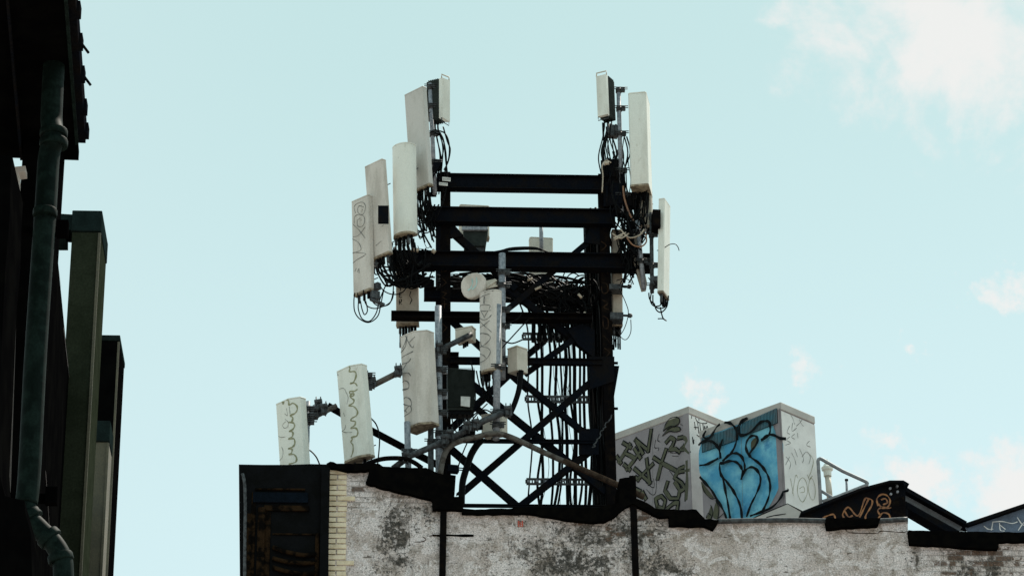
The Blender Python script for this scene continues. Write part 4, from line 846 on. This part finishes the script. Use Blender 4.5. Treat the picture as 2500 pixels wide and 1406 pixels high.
# left unit lettering: IN / XX / 22 / DUST in olive with dark outline
LS = [[(240,515),(190,600),(130,690)],[(335,600),(280,680),(210,765)],[(185,600),(240,625),(290,655)],[(175,500),(250,545)],[(110,640),(150,700)],[(290,560),(345,650)],[(185,720),(240,770)],
      [(370,605),(300,470)],[(300,470),(425,575)],[(425,580),(455,375)],
      [(290,760),(445,900)],[(410,665),(440,905)],[(320,870),(470,715)],[(330,870),(300,850)],
      [(485,650),(560,700),(700,775)],[(605,570),(560,700),(522,858)],
      [(612,490),(650,445),(695,470),(670,530),(640,570),(700,560),(740,590)],[(735,450),(790,440),(815,480),(785,540),(750,570),(790,560),(832,600)],
      [(520,1150),(500,1060),(560,1035),(600,1080),(580,1160),(520,1150)],[(620,900),(595,980),(650,1060),(730,1060),(745,970),(700,900)],
      [(790,740),(740,760),(690,850),(760,900),(800,960),(740,990)],[(815,690),(820,860),(812,1065)],[(740,790),(835,775)],
      [(620,1160),(680,1110),(730,1100),(720,1160)],[(290,960),(340,985)],[(370,1000),(400,1060)]]
strokes(u1, ub1, LS, 13, 'black_ink', zf=zu, d=41, lift=.005, smoothpath=False)
strokes(u1, ub1, LS, 8.8, 'olive', zf=zu, d=41, lift=.009, smoothpath=False)
DR = [[(580,380),(600,320),(640,260),(700,240),(740,255),(740,300),(700,330),(640,335)],[(570,430),(620,370),(680,340),(740,340),(750,375),(700,390),(640,385)]]
fill(u1, ub1, DR, 'olive', zf=zu, lift=.006)
strokes(u1, ub1, [p + [p[0]] for p in DR], 2.4, 'black_ink', zf=zu, d=41, lift=.011)
strokes(u1, ub1, [[(535,410),(520,470),(545,490)],[(500,470),(490,545),(530,550),(525,580)],[(760,210),(800,215),(780,260),(830,290)],[(780,200),(815,215)],[(750,310),(790,340),(785,385)],[(650,600),(750,605)],[(670,630),(730,635)],[(480,860),(480,950),(400,900)],[(510,850),(500,1000),(460,1020),(410,970)],[(640,780),(700,860)]], 1.7, 'black_ink', zf=zu, d=41)
strokes(u1, ur1, [[(860,250),(868,185),(890,215),(915,280),(960,300),(1015,298),(985,250),(940,240),(935,270)],[(890,290),(900,360)],[(922,300),(935,400)],[(888,340),(930,345)],[(945,310),(955,380),(980,380),(975,310)],[(990,390),(992,330),(1005,360),(1018,330),(1028,380)],[(1045,350),(1080,345),(1050,380)],[(870,440),(885,500)],[(915,420),(935,435)],[(870,450),(878,510),(885,470)]], 2.6, 'black_ink', zf=zu, d=41, smoothpath=True)
strokes(u1, ub1, [[(100,468),(815,172)]], 1.6, 'black_ink', 'panel_seam', zf=zu, d=41, smoothpath=False)
strokes(u1, ub1, [[(470,330),(470,1160)]], 1.0, 'ink', 'panel_seam', zf=zu, d=41, smoothpath=False)
strokes(u2, ur2, [[(1770,135),(2100,292)]], 1.3, 'ink', 'panel_seam', zf=zu, d=40, smoothpath=False)
strokes(u2, ub2, [[(1752,150),(1800,1180)],[(1365,290),(1385,1260)]], 1.1, 'ink', 'panel_seam', zf=zu, d=40, smoothpath=False, lift=.012)
# low white roof hatch before the blue unit
mb = MB(); mb.prism([P(*zu(x, y), 38.6) for x, y in [(1440,1275),(1830,1110),(1980,1190),(1990,1275)]], (0, .5, 0)); hb = part('roof_hatch', mb, 'unitcap', bevel=.01); tag(hb, 'low pale peaked roof hatch at the foot of the blue tagged unit', 'hatch')
strokes(hb, hb, [[(1620,1250),(1700,1230)],[(1710,1230),(1810,1215)],[(1440,1275),(1830,1112),(1975,1190)]], 3, 'black_ink', zf=zu, d=38.6, smoothpath=False)

# ---------------------------------------------------------------- handrail, vents, roof steel on the right
zr2 = Z(1960, 1080, 4.313)
t = thing('handrail', 'grey tubular guardrail sloping beside the blue tagged unit', 'railing', P(1998, 1240, 38.8))
dR = 38.8
for pl, r in (([(188,650),(175,400),(160,195),(166,176),(180,168),(200,175),(420,300),(640,400),(668,414),(680,428),(676,440),(660,452),(560,490),(360,570),(210,620)], .027), ([(195,510),(330,590),(400,610)], .023)):
    mb = MB(); mb.tube([P(*zr2(x, y), dR) for x, y in pl], r, 10, False); part('rail_tube', mb, 'railpaint', t)
mb = MB(); mb.cyl(P(*zr2(585, 490), dR), P(*zr2(585, 520), dR), .03); part('rail_foot', mb, 'dgalv', t)
t = thing('vent_pipe', 'pale pipe with bulb-shaped cap standing behind the guardrail', 'vent', P(*zr2(285, 620), 40))
mb = MB(); mb.tube([P(*zr2(285, 600), 40), P(*zr2(262, 350), 40)], .045, 12, False); part('pipe', mb, 'boxgrey', t)
q = P(*zr2(262, 355), 40); mb = MB(); mb.revolve(q, (0, 0, 1), [(.06, 0), (.06, .08), (.085, .1), (.09, .14), (.06, .17), (.03, .22), (.015, .27)]); part('cap', mb, 'cream', t)
t = thing('thin_rod', 'thin pale rod with dark tip between guardrail and black steel', 'rod', P(*zr2(465, 550), 40))
mb = MB(); mb.cyl(P(*zr2(465, 550), 40), P(*zr2(460, 400), 40), .018); part('rod', mb, 'galv', t)
mb = MB(); mb.cyl(P(*zr2(460, 402), 40), P(*zr2(460, 385), 40), .026); part('tip', mb, 'rust', t)
# black rafter with orange scrawl
db_ = 36.4
t = thing('steel_rafter', 'black steel rafter with orange-brown scrawl rising to a capped corner', 'beam', P(2100, 1270, db_))
web = [(0,730),(60,700),(350,590),(620,490),(900,412),(1070,412),(1080,470),(1085,690),(1108,705),(1108,850),(1000,860),(0,860)]
mb = MB(); mb.prism([P(*zr2(x, y), db_) for x, y in web], (0, .03, 0)); wb = part('web_plate', mb, 'steel', t)
mb = MB(); mb.prism([P(*zr2(x, y), db_ - .14) for x, y in [(-20,726),(350,577),(620,474),(915,396),(1060,396),(1122,432),(1070,450),(1055,416),(915,418),(620,500),(350,606),(-20,752)]], (0, .3, 0)); part('flange', mb, 'steel', t)
for (x, y) in ((988,470),(915,492),(992,528),(922,552)):
    mb = MB(); c = P(*zr2(x, y), db_); mb.cyl(c, c + Vector((0, -.05, 0)), .018, 6); part('bolt', mb, 'galv', t)
mb = MB(); mb.prism([P(*zr2(x, y), db_ - .02) for x, y in [(930,620),(1060,560),(1085,700),(1080,840),(940,800)]], (0, .018, 0)); part('rust_patch', mb, 'rust', t)
strokes(t, wb, [[(440,800),(420,750),(480,680),(580,770),(650,600),(690,590),(730,610),(720,670),(665,760),(660,800)],[(600,780),(650,680),(690,600)],[(215,790),(260,770),(320,755),(340,790)],
  [(790,660),(780,590),(830,545),(890,560),(920,620),(890,680),(840,690),(800,650)],[(830,600),(870,590),(890,630),(850,650)],[(810,760),(790,710),(840,680),(900,690),(940,680)],[(800,790),(840,740),(900,750),(920,790)],[(440,720),(480,780),(520,770)]], 4.2, 'orange', zf=zr2, d=db_)
# grey diagonal I-beam
db2 = 36.9
t = thing('steel_rafter', 'dusty grey I-beam sloping down from the black rafter to the blue one', 'beam', P(2360, 1290, db2))
mb = MB(); mb.prism([P(*zr2(x, y), db2) for x, y in [(1082,500),(1700,850),(1760,925),(1600,925),(1085,640)]], (0, .03, 0)); part('web_plate', mb, 'greysteel', t)
mb = MB(); mb.prism([P(*zr2(x, y), db2 - .13) for x, y in [(1070,455),(1730,830),(1695,850),(1075,505)]], (0, .28, 0)); part('flange', mb, 'steel', t)
mb = MB(); mb.prism([P(*zr2(x, y), db2 - .13) for x, y in [(1085,615),(1650,930),(1510,930),(1100,690)]], (0, .28, 0)); part('flange', mb, 'steel', t)
# blue-grey rafter going up to the right
db3 = 36.4
t = thing('steel_rafter', 'blue-grey steel rafter with white scrawl at the far right edge', 'beam', P(2450, 1290, db3))
mb = MB(); mb.prism([P(*zr2(x, y), db3) for x, y in [(1700,862),(2329,670),(2700,560),(2700,1000),(2200,940),(1740,935)]], (0, .03, 0)); wb3 = part('web_plate', mb, 'bluesteel', t)
mb = MB(); mb.prism([P(*zr2(x, y), db3 - .1) for x, y in [(1695,852),(2329,640),(2700,520),(2700,550),(2329,672),(1750,870)]], (0, .25, 0)); part('flange', mb, 'steel', t)
strokes(t, wb3, [[(1910,880),(1950,910),(2000,910)],[(2000,840),(1985,920)],[(2000,835),(2100,830),(2200,850),(2255,835)],[(2070,850),(2080,920),(2120,930)],[(2080,870),(2130,910)],[(2260,790),(2300,850),(2330,870)],[(2270,920),(2310,860),(2330,840)]], 2.6, 'unitlight', zf=zr2, d=db3)
mb = MB(); mb.tube([P(1700, 1273, DW+.5), P(1900, 1266, DW+.6), P(2010, 1272, DW+.6)], .02, 8); tag(part('roof_pipe', mb, 'dgalv'), 'thin grey pipe lying along the wall top under the blue tagged unit', 'pipe')

# ---------------------------------------------------------------- left side: near fire escape, downpipe, ducts
ZFE = CAM.z + 8.2
def onz(x, y, z):
    r = ray(x, y); return CAM + r * ((z - CAM.z) / r.z)
t = thing('fire_escape', 'black overhanging steel platform at the upper left corner of the view', 'fire escape', (onz(190, 390, ZFE).x, onz(190, 390, ZFE).y, 0))
e = onz(192, 392, ZFE); f = e - STR * 7
mb = MB(); back = -SN * 3.2
mb.prism([e, f, f + back, e + back], (0, 0, .06)); part('platform', mb, 'dark', t)
e2 = onz(209, 350, ZFE + .02); f2 = e2 - STR * 7; inn = -SN * .10
mb = MB(); mb.prism([e2, f2, f2 + inn, e2 + inn], (0, 0, .14)); part('outer_rail', mb, 'steel', t)
mb = MB(); g0 = onz(192, 350, ZFE - .001) ; g1 = g0 - STR * 7; mb.prism([g0 - Vector((0,0,.012)), g1 - Vector((0,0,.012)), g1 - SN * .02 - Vector((0,0,.012)), g0 - SN * .02 - Vector((0,0,.012))], (0, 0, .01)); part('edge_strip', mb, 'pipe', t)
for yy, hk in ((25,0),(103,1),(182,1),(262,0),(320,0)):
    mb = MB(); c = onz(185 + (209-185) * yy / 350, yy, ZFE + .06); mb.box(c + SN * .006, .035, .09, .07)
    if hk: mb.cyl(c + SN * .01, c + SN * .06 - Vector((0, 0, .07)), .008, 6)
    part('bolt', mb, 'steel', t)
mb = MB(); mb.prism([onz(20, 0, ZFE - .05), onz(55, 392, ZFE - .05), onz(49, 392, ZFE - .05), onz(14, 0, ZFE - .05)], (0, 0, .04)); part('joist', mb, 'steel', t)
# downpipe
dp = 14.6
t = thing('downpipe', 'dark green iron downpipe with collars and a swan-neck bend, far left', 'downpipe', (P(90, 1100, dp).x, dp, 0))
mb = MB(); mb.tube([Vector((P(129,200,dp).x, P(129,200,dp).y, ZFE + .03)), P(127,250,dp), P(126,300,dp), P(131,338,dp-.04), P(120,380,dp), P(112,500,dp), P(98,700,dp), P(85,900,dp), P(72,1150,dp), P(64,1230,dp)], 27 * S(dp), 18); pp_ = part('pipe', mb, 'pipe', t)
for (x, y, k) in ((131,326,1.28),(131,350,1.3),(110,520,1.1)):
    c = P(x, y, dp - .03); mb = MB(); mb.tube([c + Vector((0, 0, .022)), c - Vector((0, 0, .022))], 27 * S(dp) * k, 18, False); part('collar', mb, 'pipe', t, bevel=.006)
mb = MB(); bend = [P(64,1225,dp), P(70,1262,dp), P(95,1290,dp), P(130,1325,dp), P(150,1360,dp), P(155,1400,dp), P(155,1500,dp)]; mb.tube(bend, 24 * S(dp), 16); mb.tube([bend[-1], Vector((bend[-1].x, dp, 0.0))], 24 * S(dp), 16, False); part('bend', mb, 'pipe', t)
for (x, y, k, ax_) in ((74,1262,1.25,(1,0,-1.2)),(120,1312,1.25,(1,0,-1)),(148,1362,1.25,(.3,0,-1))):
    c = P(x, y, dp); a = Vector(ax_).normalized() * .022; mb = MB(); mb.tube([c - a, c + a], 24 * S(dp) * k, 16, False); part('collar', mb, 'pipe', t, bevel=.006)
for (y, xa, xb) in ((566,0,145),(1217,-40,118)):
    mb = MB(); mb.bar(P(xa - 40, y, dp + .12), P(xb, y, dp + .12), 18 * S(dp), .05); mb.box(P(xb + 8, y - 6, dp + .1), 28 * S(dp), .06, 40 * S(dp)); part('wall_bracket', mb, 'dark', t)
# dark building front behind the downpipe, receding along the street
def front(label, xt, yt, z_top, length, depth, m, d, name='building', capm=None):
    p = P(xt, yt, d); t = thing(name, label, 'building', (p.x, p.y, 0)); H = p.z
    mb = MB(); mb.prism([p, p + STR * length, p + STR * length - SN * depth, p - SN * depth], (0, 0, -H)); o = part('front_wall', mb, m, t); return t, o, p
tb = thing('dark_building', 'black building edge with grey window strips behind the downpipe', 'building', (P(90, 1100, 15.5).x, 15.5, 0))
pA = P(138, 480, 15.5); Hh = pA.z
mb = MB(); left = P(48, 480, 15.5)
mb.prism([Vector((left.x, 15.5, 0)), Vector((pA.x, 15.5, 0)), Vector((pA.x, 15.5, Hh + .5)), Vector((left.x, 15.5, Hh + .5))], (0, .3, 0)); part('end_wall', mb, 'dark', tb)
mb = MB(); q = Vector((pA.x, 15.8, 0)); mb.prism([q, q + STR * 6, q + STR * 6 - SN * .3, q - SN * .3], (0, 0, Hh - .3)); sw = part('street_wall', mb, 'dark', tb)
for (xa, ya, xb, yb, ww_, mm) in ((129,620,150,780,.03,'strip'),(126,560,163,900,.05,'dark'),(146,800,170,1010,.02,'strip'),(100,1120,112,1300,.02,'strip')):
    strokes(tb, sw, [[(xa + 8, ya), (xb + 8, yb)]], 3.0, mm if mm != 'dark' else 'duct', 'window_strip', d=15, smoothpath=False)
mb = MB(); a_ = P(38, 600, 15.4); c_ = P(18, 1200, 15.4); mb.bar(P(38,600,15.4), P(18,1200,15.4), .035, .02); part('window_strip', mb, 'strip', tb)
mb = MB(); mb.prism([P(x, y, 15.3) for x, y in [(30,408),(62,405),(62,418),(46,420),(45,490),(26,492)]], (0, .1, 0)); part('broken_render', mb, 'unitcap', tb)
nl = thing('near_pier', 'black ragged wall edge cropped by the left border', 'wall', (P(5, 900, 12).x, 12, 0))
mb = MB(); mb.prism([P(x, y, 12) for x, y in [(-200,380),(30,380),(26,430),(24,520),(20,580),(14,640),(8,760),(2,900),(-6,1060),(0,1160),(12,1210),(60,1222),(62,1250),(75,1300),(78,1406),(80,1500),(-200,1500)]], (0, .5, 0)); part('masonry', mb, 'dark', nl)
mb = MB(); mb.prism([Vector((P(-200,1500,12).x, 12, 0)), Vector((P(80,1500,12).x, 12, 0)), P(80,1499,12), P(-200,1499,12)], (0, .5, 0)); part('pier_base', mb, 'dark', nl)
# tall rectangular ducts / piers, in order of distance
def duct(label, xl, xr_, yt, ycap, d, m, mc, dep=.5, brk=False):
    a, c = P(xl, yt, d), P(xr_, yt, d); t = thing('metal_duct', label, 'duct', ((a.x + c.x) / 2, d, 0)); z1 = a.z; zc = P(xl, ycap, d).z
    mb = MB(); mb.box(((a.x + c.x) / 2, d + dep / 2, zc / 2), c.x - a.x, dep, zc); part('shaft', mb, m, t, bevel=.006)
    mb = MB(); mb.box(((a.x + c.x) / 2, d + dep / 2 - .004, (z1 + zc) / 2 + .002), c.x - a.x + .012, dep + .02, z1 - zc); part('cap', mb, mc, t, bevel=.006)
    mb = MB(); mb.box((c.x - .004, d - .006, zc / 2), .018, .012, zc - .02); part('corner_strip', mb, 'olivelight', t)
    if brk:
        mb = MB(); mb.prism([P(x, y, d + .02) for x, y in [(138,512),(144,505),(147,522),(180,524),(180,562),(160,560),(160,580),(138,580)]], (0, .2, 0)); part('bracket', mb, 'ductcap', t)
    return t
duct('tall olive-grey rectangular duct with dark green cap, bracketed to the downpipe', 179, 248, 516, 566, 17.5, 'duct', 'ductcap', brk=True)
duct('dark duct standing behind and higher than the light olive one', 236, 292, 819, 832, 23, 'dark', 'ductcap', .6)
duct('shorter light olive duct with pale edge, right beside the tall bracketed duct', 228, 268, 1028, 1078, 20, 'olivelight', 'ductcap', .3)
